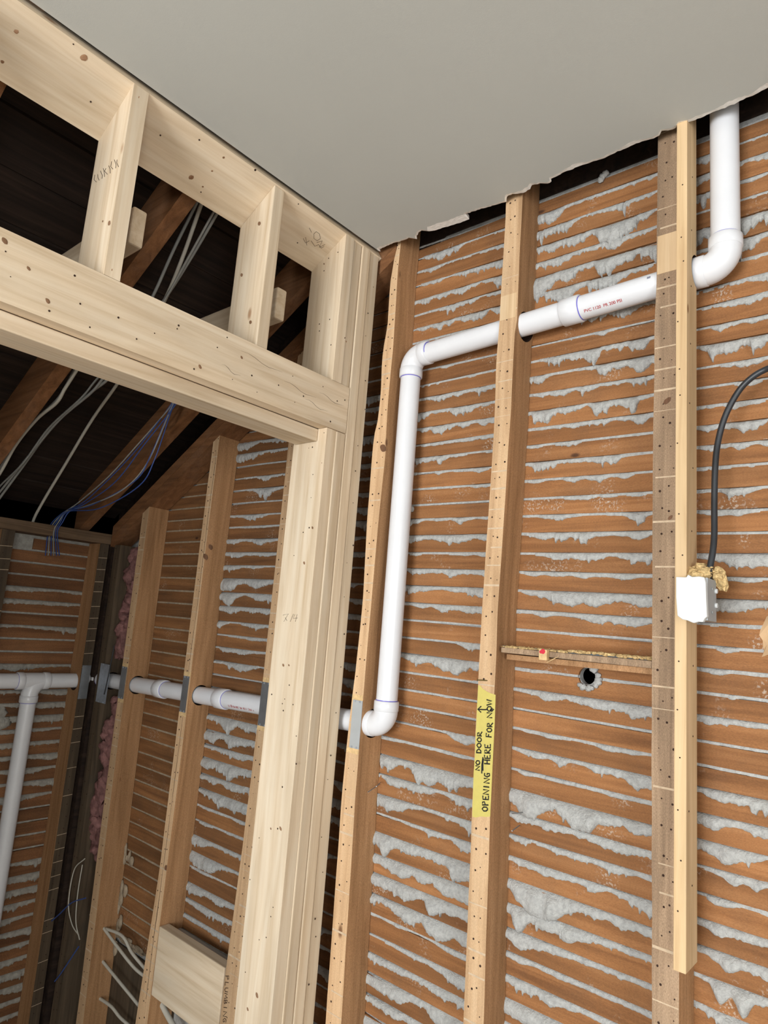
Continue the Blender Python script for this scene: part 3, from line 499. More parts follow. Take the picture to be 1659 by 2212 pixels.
# doubled old sloping plate over the closet studs
for k, (dz0, dz1, lb) in enumerate(((-.047, -.001, 'upper old sloping plate board under the last rafter of the closet'), (-.0915, -.0485, 'lower old sloping plate board resting on the tops of the closet studs'))):
    xa, xb = -2.83, -1.29
    tag(MB().hexa([(xa, 1.442, roof(xa) + dz0), (xb, 1.442, roof(xb) + dz0), (xb, 1.53, roof(xb) + dz0), (xa, 1.53, roof(xa) + dz0), (xa, 1.442, roof(xa) + dz1), (xb, 1.442, roof(xb) + dz1), (xb, 1.53, roof(xb) + dz1), (xa, 1.53, roof(xa) + dz1)]).build('sloping_plate', 'rafter'), lb, 'plate board')
# ================================================================ RAFTERS, LEFT WALL FRAME
for (y, lb) in ((.831, 'brown sloping rafter running behind the left cripple stud'), (1.318, 'brown sloping rafter with blue cables looped in front of it'), (.345, 'brown sloping rafter at the far left of the closet roof')):
    xa, xb = -2.93, -.6
    tag(MB().hexa([(xa, y, roof(xa)), (xb, y, roof(xb)), (xb, y + .045, roof(xb)), (xa, y + .045, roof(xa)), (xa, y, roof(xa) + off - .001), (xb, y, roof(xb) + off - .001), (xb, y + .045, roof(xb) + off - .001), (xa, y + .045, roof(xa) + off - .001)]).build('rafter', 'rafter'), lb, 'rafter', 'old rafters over the closet')
tag(MB().box(XKN, -2.85, -1.2, 1.53, .262, .272 + .035).build('old_top_plate', 'dark_y', bevel=.002), 'dark old top plate of the low closet wall with cables passing through', 'plate board')
def left_stud(y0, y1, lb, lean=0):
    mb = MB(); n = 20
    for i in range(n + 1):
        z = .261 - (2.211) * i / n; e = lean * (i / n)
        mb.v += [(XKN, y0 + e, z), (-2.85, y0 + e, z), (-2.85, y1 + e, z), (XKN, y1 + e, z)]
    for i in range(n):
        k = i * 4; q = k + 4; mb.f += [(k, k + 1, q + 1, q), (k + 1, k + 2, q + 2, q + 1), (k + 2, k + 3, q + 3, q + 2), (k + 3, k, q, q + 3)]; mb.m += [0, 1, 0, 0]
    k = n * 4; mb.f += [(3, 2, 1, 0), (k, k + 1, k + 2, k + 3)]; mb.m += [0, 0]
    o = mb.build('old_stud', ['stud_side', 'dark_z', 'hole', 'residue'])
    bore(o, (-2.90, y0 - .05, -.335), (-2.90, y1 + .05, -.335), .036)
    d = MB()
    for i in range(40):
        z = .20 - i * .0522 + random.uniform(-.006, .006)
        if random.random() < .65: d.quad([(-2.8496, y0 + .001, z), (-2.8496, y1 - .001, z + .003), (-2.8496, y1 - .001, z + .005), (-2.8496, y0 + .001, z + .002)], 3)
        d.disc((-2.85, (y0 + y1) / 2 + random.uniform(-.008, .008), z + .025), .002, (1, 0, 0), 7, 2, .0006)
    add_detail(o, d)
    return tag(o, lb, 'stud', 'old studs of the low closet wall')
left_stud(1.405, 1.446, 'old stud of the low closet wall in the dark corner, brown side and blackened face')
left_stud(1.003, 1.052, 'old stud of the low closet wall at the left edge of the photo')
left_stud(.60, .648, 'old stud of the low closet wall, farther out toward the camera')

# ================================================================ LATHS AND PLASTER KEYS
YF = 1.533                                # room-side face of the laths
def zline(r, x): return (r[2] + (r[3] - r[2]) * (x * 1000 - r[0]) / (r[1] - r[0])) / 1000
rows = []                                 # per row: height of the lath's lower edge at some stations
for i in range(68):
    if i < len(K1): zc_ = zline(K1[i], -1.1)
    else: zc_ = rows[-1][1][1] - .0500
    zm = zline(K2[i], -.68) if i < len(K2) else (rows[-1][2][1] - .0500)
    ze = zline(K3[i], -.35) if i < len(K3) else (rows[-1][3][1] - .0500)
    j = i - 12
    if j < 0: zw = zc_ + .006
    elif j < len(KA): zw = zline(KA[j], -1.96)
    else: zw = rows[-1][0][1] - .0510
    rows.append(((-1.96, zw), (-1.1, zc_), (-.68, zm), (-.35, ze)))
def rz(i, x):
    T = rows[i]
    if x <= -1.5: T2 = T[0], T[1]
    elif x <= -.9: T2 = T[1], T[2]
    elif x <= -.5: T2 = T[1], T[2]
    else: T2 = T[2], T[3]
    (a, b), (c_, d) = T2
    if x <= -1.96: return b
    if x > -.35: return T[3][1]
    return b + (d - b) * (x - a) / (c_ - a)
def strip(name, stations, yf, gap_at, bot_at, th=.0078, mat='lath'):
    """one sawn lath: slightly uneven board following its row"""
    mb = MB(); n = len(stations); sd = random.uniform(0, 99); dy = random.uniform(0, .0012)
    for x in stations:
        w1 = .0009 * noise.noise(Vector((x * 7, sd, 0))); w2 = .0009 * noise.noise(Vector((x * 7, sd + 5, 0)))
        zb = bot_at(x) + w1; zt_ = gap_at(x) - .0068 + w2
        mb.v += [(x, yf + dy, zb), (x, YB, zb), (x, YB, zt_), (x, yf + dy, zt_)]
    for i in range(n - 1):
        k = i * 4; q = k + 4
        for a in range(4):
            b = (a + 1) % 4; mb.f.append((k + a, k + b, q + b, q + a)); mb.m.append(0)
    mb.f += [(3, 2, 1, 0), (4 * n - 4, 4 * n - 3, 4 * n - 2, 4 * n - 1)]; mb.m += [0, 0]
    return mb.build(name, mat)
def frange(a, b, st):
    n = max(1, int(round((b - a) / st))); return [a + (b - a) * k / n for k in range(n + 1)]
laths = {}
for (key, xa, xb, n, where, grp) in (('m', -1.2925, -.4605, 66, 'back wall lath between the wavy and wide studs', 'laths of the middle back wall run'),
                                     ('e', -.4590, .76, 66, 'back wall lath right of the wide weathered stud', 'laths of the right back wall run'),
                                     ('w', -2.745, -1.294, 51, 'closet back wall lath left of the wavy stud', 'laths of the closet back wall run')):
    for i in range(1, n):
        x0 = xa
        if key == 'w':
            zt_ = rz(i - 1, -2.0)
            if zt_ > roof(-1.30) - .10: continue
            x0 = max(xa, (rz(i, -2.0) - 1.196 + .07) / SL - 1.347)
            if x0 > -1.33 or rz(i, -2) < -1.245: continue
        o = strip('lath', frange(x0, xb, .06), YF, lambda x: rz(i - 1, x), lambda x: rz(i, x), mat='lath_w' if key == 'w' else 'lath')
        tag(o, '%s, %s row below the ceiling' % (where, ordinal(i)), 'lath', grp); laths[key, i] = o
for i in range(1, 42):                       # laths of the low left wall, running toward the camera
    zt_ = .212 - .0524 * (i - 1) if i > 1 else .250
    ya, yb = (-.9, 1.50) if i > 1 else (1.17, 1.50)
    mb = MB(); sd = random.uniform(0, 99); S = frange(ya, yb, .08)
    for y in S:
        w1 = .0009 * noise.noise(Vector((y * 7, sd, 0)))
        zb = .205 - .0524 * (i - 1) + w1; zz = (zt_ if i == 1 else .205 - .0524 * (i - 2) - .0085) + w1
        mb.v += [(XKN - .0035, y, zb), (XKN - .012, y, zb), (XKN - .012, y, zz), (XKN - .0035, y, zz)]
    for q in range(len(S) - 1):
        k = q * 4
        for a in range(4):
            b = (a + 1) % 4; mb.f.append((k + a, k + b, k + 4 + b, k + 4 + a)); mb.m.append(0)
    k = (len(S) - 1) * 4; mb.f += [(3, 2, 1, 0), (k, k + 1, k + 2, k + 3)]; mb.m += [0, 0]
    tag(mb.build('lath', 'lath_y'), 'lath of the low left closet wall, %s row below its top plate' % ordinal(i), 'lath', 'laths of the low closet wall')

rng = np.random.default_rng(11)
def noise1(n, step, amp):
    m = int(n / step) + 4; r = rng.uniform(-1, 1, m); t = np.arange(n) / step
    i = t.astype(int); f = t - i; f = f * f * (3 - 2 * f)
    return amp * (r[i] * (1 - f) + r[i + 1] * f)
TT = np.array([0, .10, .26, .48, .72, .9, .975, 1.0]); BB = np.array([-.5, -.05, .62, 1.0, .98, .70, .40, -.12])
def ragtab(z0): return 1.0 + 1.3 * max(0, min(1, (z0 - .2) / .6))    # wetter, more ragged plaster higher up
class Keys:
    def __init__(s): s.v = []; s.f = []; s.n = 0
    def row(s, a, b, ztop, prof, face, sgn_axis, f0=0.0, f1=1.0, rough=1.0, ragged=1.0):
        """plaster squeezed out of one gap between laths, hanging over the lath below"""
        st = .0024; n = max(4, int((b - a) / st)); u = np.linspace(0, 1, n); xs = a + (b - a) * u
        fr = np.clip((u - f0) / max(f1 - f0, 1e-6), 0, 1); P = np.array(prof, float) / 1000
        if len(P) == 1: P = np.array([P[0], P[0]])
        pp = fr * (len(P) - 1); i = np.minimum(pp.astype(int), len(P) - 2); t = pp - i; t = t * t * (3 - 2 * t) * .5 + t * .5
        d = P[i] * (1 - t) + P[i + 1] * t
        big = np.clip((d - .0095) / .012, 0, 1)
        d = d + noise1(n, 6, .0022) * ragged * (.3 + big) + noise1(n, 2.2, .0016) * ragged * (.2 + big)
        d = d + noise1(n, 1.3, .0011) * ragged * big
        sp = noise1(n, 3.0, 1.0); d = d + np.clip(sp - .55, 0, 1) * .026 * big * ragged * (noise1(n, 40, 1) > -.1)
        d = np.maximum(d, .0064 + noise1(n, 4, .0006)); b_ = np.where(d < .0098, -.0012 + (d - .0064) * .5, .0026 + .24 * (d - .0098)); b_ = np.minimum(b_, .0135)
        b_ = b_ * (1 + noise1(n, 9, .35)); edge = np.clip(np.minimum(np.arange(n), np.arange(n)[::-1]) / 3.0, .15, 1); b_ = np.where(b_ > 0, b_ * edge, b_)
        zt_ = np.array([ztop(x) for x in xs]) + .0006
        nt = len(TT); V = np.zeros((n, nt, 3))
        for k in range(nt):
            off_ = b_ * BB[k]; off_ = np.where((b_ < 0), b_ * (1 if 0 < k < nt - 1 else 2.2), off_)
            off_ = off_ + (noise1(n, 5, .0010) + noise1(n, 2, .0005)) * (big if 0 < k < nt - 1 else 0) * rough
            if k == 0: off_ = off_ * 0 - .007
            if k == nt - 1: off_ = off_ * 0 - .0022
            if sgn_axis == 'y': V[:, k, 0] = xs; V[:, k, 1] = face - off_
            else: V[:, k, 1] = xs; V[:, k, 0] = face + off_
            V[:, k, 2] = zt_ - d * TT[k]
        k0 = s.n; s.v.append(V.reshape(-1, 3)); idx = k0 + np.arange(n * nt).reshape(n, nt)
        q = np.stack([idx[:-1, :-1], idx[1:, :-1], idx[1:, 1:], idx[:-1, 1:]], -1).reshape(-1, 4); s.f.append(q); s.n += n * nt
    def blob(s, c, r, axis='y'):
        mb = MB(); m = 9; pts = []
        for a in range(m):
            th_ = math.pi * a / (m - 1)
            for p in range(12):
                ph = 2 * math.pi * p / 12; q = Vector((math.sin(th_) * math.cos(ph), math.sin(th_) * math.sin(ph), math.cos(th_)))
                k = 1 + .35 * noise.noise(q * 1.7 + Vector(c) * 31)
                pts.append((c[0] + q.x * r[0] * k, c[1] + q.y * r[1] * k, c[2] + q.z * r[2] * k))
        k0 = s.n; s.v.append(np.array(pts)); F = []
        for a in range(m - 1):
            for p in range(12): F.append((k0 + a * 12 + p, k0 + a * 12 + (p + 1) % 12, k0 + (a + 1) * 12 + (p + 1) % 12, k0 + (a + 1) * 12 + p))
        s.f.append(np.array(F)); s.n += len(pts)
    def build(s, parent, mat, label):
        V = np.concatenate(s.v); F = np.concatenate(s.f); lo = V.min(0); hi = V.max(0); org = np.array([(lo[0] + hi[0]) / 2, (lo[1] + hi[1]) / 2, lo[2]])
        me = bpy.data.meshes.new('plaster_keys'); me.from_pydata((V - org).tolist(), [], F.tolist()); me.materials.append(M[mat])
        me.polygons.foreach_set('use_smooth', [True] * len(F)); me.update()
        o = bpy.data.objects.new('plaster_keys', me); C.objects.link(o); o.parent = parent
        o.location = Vector((org[0], org[1], org[2] + ZO)) - world_loc(parent); o['label'] = label; return o
def bay(K, xa, xb, first, label, extra=0):
    ks = Keys()
    for i, r in enumerate(K):
        f0 = (r[0] / 1000 - xa) / (xb - xa); f1 = (r[1] / 1000 - xa) / (xb - xa)
        zh = zline(r, -.667)
        if xb > -.5 and xa < -.8 and -.10 < zh < -.055:        # the drilled hole cuts this one
            ks.row(xa, -.692, lambda x: zline(r, x), r[4][:4], YF + .0006, 'y'); ks.row(-.642, xb, lambda x: zline(r, x), r[4][4:], YF + .0006, 'y'); continue
        ks.row(xa, xb, lambda x: zline(r, x), r[4], YF + .0006, 'y', f0, f1, 1.0, ragtab(z0=zh))
    for i in range(first + len(K), first + len(K) + extra):
        if i < 66: ks.row(xa, xb, lambda x: rz(i, x), [random.randint(8, 30) for _ in range(8)], YF + .0006, 'y')
    return ks
k1 = bay(K1, -1.278, -.925, 0, '', 20)
k1.blob((-1.222, YF - .004, .348 - .012 + .012), (.008, .007, .009)); k1.build(wb, 'plaster', 'grey plaster squeezed between the laths, bay beside the long white pipe')
k2_ = bay(K2, -.868, -.488, 0, '', 24)
for (a, b) in ((1308, 375), (1298, 388), (1302, 381)): p = onY(a, b, YF - .006); k2_.blob((p.x, p.y, p.z), (.009, .008, .009))
for k in range(16):                                             # crumbled plaster round the drilled hole
    an = random.uniform(-2.6, 1.1); k2_.blob((-.667 + math.cos(an) * .027, YF - .003, -.080 + math.sin(an) * .025), (random.uniform(.005, .011), .006, random.uniform(.004, .010)))
k2_.build(wb, 'plaster', 'grey plaster squeezed between the laths, bay between the taped stud and the wide stud')
bay(K3, -.437, -.205, 0, '', 26).build(wb, 'plaster', 'grey plaster squeezed between the laths, bay at the right edge')
bay(KA, -2.125, -1.806, 12, '', 0).build(wb, 'plaster', 'grey plaster squeezed between the closet laths, bay left of the pale jack stud')
ks = Keys(); kt = Keys()
for i in range(0, 65):
    z = rz(i, -1.6)
    if z < roof(-1.72) - .1: ks.row(-1.74, -1.345, lambda x: rz(i, x), [random.choice((7, 9, 12, 18, 26)) for _ in range(7)], YF + .0006, 'y')
    xs_ = (z - 1.196 + .1) / SL - 1.347
    if z > -1.24 and xs_ < -2.20:
        kt.row(max(-2.69, xs_), -2.20, lambda x: rz(i, x), [7, 8, 7, 9, 7], YF + .0012, 'y', ragged=.5)
    ks.row(-.20, .70, lambda x: rz(i, x), [random.choice((7, 9, 12, 18, 26, 34)) for _ in range(14)], YF + .0006, 'y')
for k in range(40):                                              # rough plaster where the closet laths were cut away
    t = random.random(); kt.blob((-2.60 + .10 * random.random() ** 2 + .05 * (1 - t), YF - .004, -.92 - .38 * t), (random.uniform(.006, .018), .006, random.uniform(.010, .03)))
for k in range(30): kt.blob((-2.56 + .42 * random.random(), YF - .003, -1.235 + random.uniform(-.012, .010)), (random.uniform(.010, .03), .005, random.uniform(.003, .008)))
ks.build(wb, 'plaster', 'grey plaster squeezed between the laths, deeper closet bays'); kt.build(wb, 'plaster_t', 'tan plaster in thin lines, bay beside the pink insulation')
ks = Keys()
for i in range(1, 42):
    z = .205 - .0524 * (i - 1); big = [6, 7] if i < 4 else ([14, 20, 26, 20] if i == 5 else ([7, 8] if i in (6, 8, 9, 21, 22, 23, 24) else [12, 18, 24, 30, 16, 26]))
    ks.row(1.18 if i < 4 else .3, 1.50, lambda x: z, [random.choice(big) for _ in range(12)], XKN - .0035, 'x')
for (y, z) in ((1.13, -.46), (1.10, -.49), (1.15, -.50)): ks.blob((XKN - .004, y, z), (.008, .05, .03), 'x')
ks.build(wl, 'plaster_l', 'grey plaster squeezed between the laths of the low closet wall')
# the drilled hole under the ledge
for i in range(23, 30):
    o = laths.get(('m', i))
    if o and rz(i, -.667) < -.055 and rz(i - 1, -.667) > -.105: bore(o, (-.667, 1.50, -.080), (-.667, 1.60, -.080), .0235)
bore(wb, (-.672, 1.50, -.078), (-.672, 1.60, -.078), .019)

# ================================================================ PLASTIC PIPE RUN
pr = empty('plastic_pipe_run', (-1.222, 1.475, -.30), 'white plastic pipe run threaded through the studs, rising twice to the ceiling', 'pipe')
RP, RH = .0300, .0348
def part(mb, name, mat='pvc', smooth=True, par=None):
    o = mb.build(name, mat, par or pr, smooth=False)
    me = o.data
    if smooth:
        me.polygons.foreach_set('use_smooth', [True] * len(me.polygons)); me.set_sharp_from_angle(angle=math.radians(50)); me.update()
    return o
def pipe(p0, p1): return part(MB().tube([p0, p1], RP, 40), 'pipe')
def hub(mb, c, d, L=.028, r=RH):
    c = Vector(c); d = Vector(d).normalized()
    mb.tube([c - d * L * .5, c - d * (L * .5 - .002), c + d * (L * .5 - .002), c + d * L * .5], [r - .002, r, r, r - .002], 40)
def ring(par, c, d, r=RP + .0007, w=.0026):
    c = Vector(c); d = Vector(d).normalized(); part(MB().tube([c - d * w, c + d * w * .2], r, 40), 'primer_ring', 'primer', par=par)
def elbow(c, da, db, R=.040, name='elbow'):
    """quarter bend centred on the corner point c, hubs along da and db"""
    c = Vector(c); da = Vector(da).normalized(); db = Vector(db).normalized(); mb = MB(); P = []
    for k in range(15):
        t = math.pi / 2 * k / 14; P.append(c + da * R + db * R - db * R * math.cos(t) - da * R * math.sin(t))
    mb.tube(P, RH - .0016, 40)
    hub(mb, c + da * (R + .012), da); hub(mb, c + db * (R + .012), db)
    e = part(mb, name)
    for d in (da, db): ring(e, c + d * (R + .0275), d)
RX = -1.222; YR = 1.478
zt1 = .806; zb1 = ZH
elbow((RX, YR, zt1), (1, 0, .034), (0, 0, -1)); elbow((RX, YR, zb1 + .004), (0, 0, 1), (-1, 0, -.03))
pipe((RX, YR, zb1 + .05), (RX, YR, zt1 - .05))
x2 = -.352; Y2 = 1.4745; zr = zup(x2)
pipe((RX + .05, YR, zup(RX + .05)), (-.655, 1.477, zup(-.655))); pipe((-.655, 1.477, zup(-.655)), (x2 - .05, Y2, zup(x2 - .05)))
elbow((x2, Y2, zr), (0, 0, 1), (-1, 0, -.03)); pipe((x2, Y2, zr + .05), (x2, Y2, 1.235))
def coupling(c, d, L=.062):
    mb = MB(); hub(mb, c, d, L); e = part(mb, 'coupling'); cc = Vector(c); dd = Vector(d).normalized(); ring(e, cc + dd * (L / 2 + .0015), dd)
p = onY(1236, 675, 1.477); coupling((p.x, 1.477, zup(p.x)), (1, 0, .034), .050)
xs_ = [-1.28, -2.86]
pipe((RX - .05, YR, zlow(RX - .05)), (-1.95, YP, zlow(-1.95))); pipe((-1.95, YP, zlow(-1.95)), (-2.85, YP, zlow(-2.85)))
for (a, b) in ((350, 1488), (481, 1511)): p = onY(a, b, YP); coupling((p.x, YP, zlow(p.x)), (1, 0, .03), .052)
XL, ZL = -2.90, -.330
elbow((XL, YP, zlow(-2.9)), (1, 0, .03), (0, -1, 0))
pipe((XL, YP - .05, ZL), (XL, 1.29, ZL)); pipe((XL, 1.19, ZL), (XL, .45, ZL))
mb = MB().tube([(XL, 1.17, ZL), (XL, 1.295, ZL)], RH - .0022, 40); hub(mb, (XL, 1.182, ZL), (0, 1, 0), .026); hub(mb, (XL, 1.284, ZL), (0, 1, 0), .026)
P = [(XL, 1.272, ZL + .0), (XL, 1.258, ZL - .006), (XL, 1.243, ZL - .018), (XL, 1.233, ZL - .034), (XL, 1.2285, ZL - .05), (XL, 1.2285, ZL - .062)]
mb.tube(P, RH - .0022, 32); hub(mb, (XL, 1.2285, ZL - .072), (0, 0, 1), .028); te = part(mb, 'tee')
ring(te, (XL, 1.2285, ZL - .0875), (0, 0, -1)); ring(te, (XL, 1.1685, ZL), (0, -1, 0))
pipe((XL, 1.2285, ZL - .08), (XL, 1.226, -1.949))
def pipe_text(txt, size, start, dirx, zr_fn, y0, ang, flip, mat, mirror=1):
    cu = bpy.data.curves.new('txt', 'FONT'); cu.body = txt; cu.size = size; cu.offset = 0.0002; ot = bpy.data.objects.new('txt', cu); C.objects.link(ot)
    bpy.context.view_layer.update(); me = bpy.data.meshes.new_from_object(ot.evaluated_get(bpy.context.evaluated_depsgraph_get())); bpy.data.objects.remove(ot)
    mb = MB(); k = 0
    for v in me.vertices:
        x = start + dirx * v.co.x; a = ang + flip * v.co.y / RP; r = RP + .0004
        mb.v.append((x, y0(x) - math.cos(a) * r, zr_fn(x) + math.sin(a) * r))
    for f in me.polygons: mb.f.append(tuple(f.vertices)); mb.m.append(0)
    return mb.build('printed_line', mat, pr)
p = onY(498, 1515, YP)
pipe_text('*  PVC  1120  PR  200 PSI @ 73', .0105, -1.765, -1, zlow, lambda x: 1.478 + (-1.272 - x) * .0177, -.42, -1, 'red_ink')
pipe_text('PVC 1120  PR 200 PSI', .0105, -.668, 1, zup, lambda x: 1.477 - (x + .655) * .0099, -.95, 1, 'red_ink')
mb = MB()
for k in range(5): mb.box(-.512, -.504, 1.477 - RP - .0006, 1.477 - RP + .0004, zup(-.51) - .002 + k * .003, zup(-.51) - .0005 + k * .003)
mb.build('printed_mark', 'blue_ink', pr)

# ================================================================ NAIL PLATES
def plate(x0, x1, y, z0, z1, lb, mat='steel', g='steel nail plates over the lower pipe'):
    mb = MB().box(x0, x1, y - .0016, y, z0, z1, 0)
    for zz, s_ in ((z0, 1), (z1, -1)):
        for q in (.25, .75):
            x = x0 + (x1 - x0) * q; mb.box(x - .003, x + .003, y - .0022, y - .0012, zz, zz + s_ * .006, 1)
    tag(mb.build('nail_plate', [mat, 'steel_l']), lb, 'nail plate', g)
plate(-1.3115, -1.2755, 1.4393, -.338, -.209, 'grey steel nail plate on the wavy stud beside the lower elbow', 'steel_s')
plate(-1.710, -1.666, 1.4393, -.338, -.204, 'dark grey steel nail plate touching the left side of the pale jack stud')
plate(-2.147, -2.111, 1.4393, -.356, -.231, 'dark grey steel nail plate on the cracked closet stud')
plate(-2.583, -2.543, 1.4393, -.364, -.240, 'dark grey steel nail plate on the stud beside the pink insulation')
plate(-2.771, -2.690, 1.4475, -.402, -.245, 'wide bluish steel nail plate in the dark closet corner', 'steel_l')
mb = MB().box(-2.85, -2.8484, 1.407, 1.445, -.401, -.262, 0); tag(mb.build('nail_plate', 'steel'), 'steel nail plate on the last stud of the low closet wall', 'nail plate', 'steel nail plates over the lower pipe')

# ================================================================ TAPE WITH WRITING
TY = 1.4393
def tz(zx, zy): return onY(980 + zx / 6.321, 1450 + zy / 6.321, TY)
outl = [(335, 188), (365, 200), (395, 240), (450, 275), (500, 300), (572, 322), (560, 700), (545, 1000), (530, 1300), (512, 1700), (498, 1985), (440, 1990), (380, 1982), (300, 1998), (254, 1985), (262, 1700), (272, 1400), (290, 1150), (300, 900), (318, 500)]
lp = [tz(*q) for q in outl]
tp = tag(MB().extr([(p.x, TY, p.z) for p in lp], (0, .0005, 0)).build('masking_tape', 'tape'), 'yellow tape strip with black handwriting stuck on the middle stud', 'tape')
FT = {'N': [[(0, 0), (.05, 1), (.75, 0), (.8, 1)]], 'O': [[(.4, 0), (.08, .25), (.05, .7), (.4, 1), (.75, .75), (.75, .25), (.4, 0)]], 'D': [[(.1, 1), (.1, 0)], [(0, 1), (.5, .95), (.8, .5), (.45, .05), (0, 0)]],
      'R': [[(.1, 0), (.1, 1), (.6, .95), (.7, .7), (.15, .45), (.85, -.05)]], 'P': [[(.15, -.05), (.1, 1), (.6, 1), (.7, .7), (.15, .48)]], 'E': [[(.75, 1), (.1, .95), (.1, 0), (.8, .03)], [(.1, .5), (.6, .5)]],
      'I': [[(.3, 0), (.35, 1)]], 'G': [[(.75, .95), (.3, .95), (.08, .5), (.35, .05), (.7, .1), (.7, .5), (.4, .5)]], 'H': [[(.05, 0), (.1, 1)], [(.75, 0), (.75, 1)], [(.05, .5), (.8, .52)]],
      'F': [[(.1, -.05), (.1, 1), (.8, 1)], [(.1, .55), (.6, .55)]], 'W': [[(0, 1), (.2, 0), (.42, .8), (.62, 0), (.85, 1)]], 'U': [[(.1, 1), (.1, .2), (.4, 0), (.7, .2), (.75, 1)]], 'L': [[(.2, 1), (.15, 0), (.7, 0)]],
      'M': [[(0, 0), (.1, 1), (.4, .3), (.7, 1), (.85, 0)]], 'B': [[(.1, 0), (.1, 1), (.6, .9), (.55, .6), (.15, .5), (.7, .4), (.65, .05), (.1, 0)]], 'V': [[(0, 1), (.35, 0), (.75, 1)]]}
def word(mb, txt, a, b, h, conv, r):
    """write txt from a to b (base line), letters h tall, in the zoomed drawing frame"""
    A = Vector((a[0], a[1])); B = Vector((b[0], b[1])); d = (B - A); L = d.length; d.normalize(); up = Vector((d.y, -d.x)); w_ = L / len(txt)
    for i, ch in enumerate(txt):
        if ch == ' ': continue
        for st in FT[ch]:
            P = [conv(*(A + d * (w_ * (i + u * 1.0)) + up * (h * v))) for u, v in st]; P = [p - Vector((0, .0003, 0)) for p in P]
            mb.tube(P, r, 6, 0)
mb = MB(); R_ = .0016
word(mb, 'NO', (356, 1352), (362, 1205), 56, tz, R_); word(mb, 'DOOR', (374, 1122), (388, 815), 60, tz, R_)
word(mb, 'OPENING', (466, 1915), (500, 1375), 78, tz, R_); word(mb, 'HERE', (497, 1270), (506, 980), 78, tz, R_)
word(mb, 'FOR', (514, 905), (535, 695), 72, tz, R_); word(mb, 'NOW', (527, 635), (522, 375), 70, tz, R_)
for st in ([(385, 1395), (388, 1280), (402, 1172)], [(402, 1358), (400, 1270), (408, 1190)], [(470, 522), (420, 525), (330, 520)], [(378, 478), (330, 520), (376, 562)], [(500, 540), (520, 500), (548, 520), (520, 550), (505, 520), (540, 530)]):
    mb.tube([tz(*q) - Vector((0, .0003, 0)) for q in st], R_, 6, 0)
tag(mb.build('handwriting', 'ink', tp), 'black handwriting reading NO DOOR OPENING HERE FOR NOW')
mb = MB()                                   # note on the closet stud beside the block
word(mb, 'PLUMBING', (1386, 590), (1362, 985), 26, lambda a, b: onY(120 + a / 3.77, 1950 + b / 3.77, 1.4395), .0009)
mb.m = [2] * len(mb.m); add_detail(sA, mb)

# ================================================================ JUNCTION BOX, CABLE, LEDGE, BLOCK
jb = empty('junction_box', (-.39, 1.40, .055), 'junction box with a white drywall scrap on its front, on the pale strip', 'junction box')
lp = [(1460, 1246), (1482, 1247), (1486, 1241), (1494, 1246), (1510, 1245), (1521, 1247), (1524, 1258), (1525, 1290), (1527, 1332), (1522, 1336), (1518, 1344), (1508, 1343), (1498, 1346), (1484, 1340), (1474, 1338), (1463, 1330), (1460, 1290)]
P = [onY(a, b, 1.358) for a, b in lp]
o = MB().extr([(p.x, 1.358, p.z) for p in P], (0, .013, 0)).build('drywall_scrap', 'white_scrap', jb, bevel=.0015)
mb = MB().box(-.4095, -.364, 1.372, 1.432, .058, .139); mb.tube([(-.3635, 1.40, .075), (-.362, 1.40, .075)], .003, 10); mb.tube([(-.3635, 1.40, .12), (-.362, 1.40, .12)], .003, 10)
mb.build('metal_box', 'steel_s', jb, bevel=.001)
mb = MB()
for (z) in (.118, .09): mb.disc((-.364, 1.425, z), .005, (1, 0, 0), 9, 0, .004)
mb.build('plaster_lump', 'white_scrap', jb, bevel=.001)
def lumps(name, cs, mat, label, cat, kind='stuff', seg=14, parent=None, fuzz=.35, sc_=40):
    mb = MB()
    for (c, r) in cs:
        c = Vector(c); k0 = len(mb.v)
        for a in range(seg // 2 + 1):
            th_ = math.pi * a / (seg // 2)
            for p in range(seg):
                ph = 2 * math.pi * p / seg; q = Vector((math.sin(th_) * math.cos(ph), math.sin(th_) * math.sin(ph), math.cos(th_)))
                pp = Vector((q.x * r[0], q.y * r[1], q.z * r[2])) + c; k = 1 + fuzz * noise.noise(pp * sc_) + fuzz * .6 * noise.noise(pp * sc_ * 2.7)
                mb.v.append(tuple(c + Vector((q.x * r[0], q.y * r[1], q.z * r[2])) * k))
        for a in range(seg // 2):
            for p in range(seg): mb.f.append((k0 + a * seg + p, k0 + a * seg + (p + 1) % seg, k0 + (a + 1) * seg + (p + 1) % seg, k0 + (a + 1) * seg + p)); mb.m.append(0)
    o = mb.build(name, mat, parent, smooth=(mat == 'pink')); tag(o, label, cat, None, kind); return o
cs = [((-.392, 1.405, .146), (.018, .018, .011)), ((-.378, 1.41, .150), (.014, .016, .012)), ((-.404, 1.425, .156), (.016, .015, .012)), ((-.392, 1.43, .165), (.014, .012, .010)), ((-.362, 1.435, .150), (.012, .014, .018)), ((-.355, 1.44, .135), (.010, .014, .016))]
for k in range(60): cs.append(((-.385 + random.gauss(0, .014), 1.415 + random.uniform(-.012, .015), .152 + random.gauss(0, .008)), (.0035, .003, .0018)))
lumps('sawdust_pile', cs, 'sawdust', 'golden sawdust heaped on top of the junction box', 'sawdust', seg=10, sc_=150, fuzz=.5)
pts = [(1740, 778, 1.40), (1700, 784, 1.43), (1659, 796, 1.45), (1625, 815, 1.452), (1595, 846, 1.455), (1567, 898, 1.455), (1551, 955, 1.455), (1545, 1010, 1.45), (1543, 1090, 1.445), (1543, 1150, 1.435), (1540, 1190, 1.425), (1532, 1235, 1.415), (1531, 1250, 1.412)]
tag(MB().tube(cat_path([onY(*q) for q in pts], 8), .0062, 14).build('black_cable', 'blk', smooth=True), 'black cable curving from the right edge down into the junction box', 'cable')
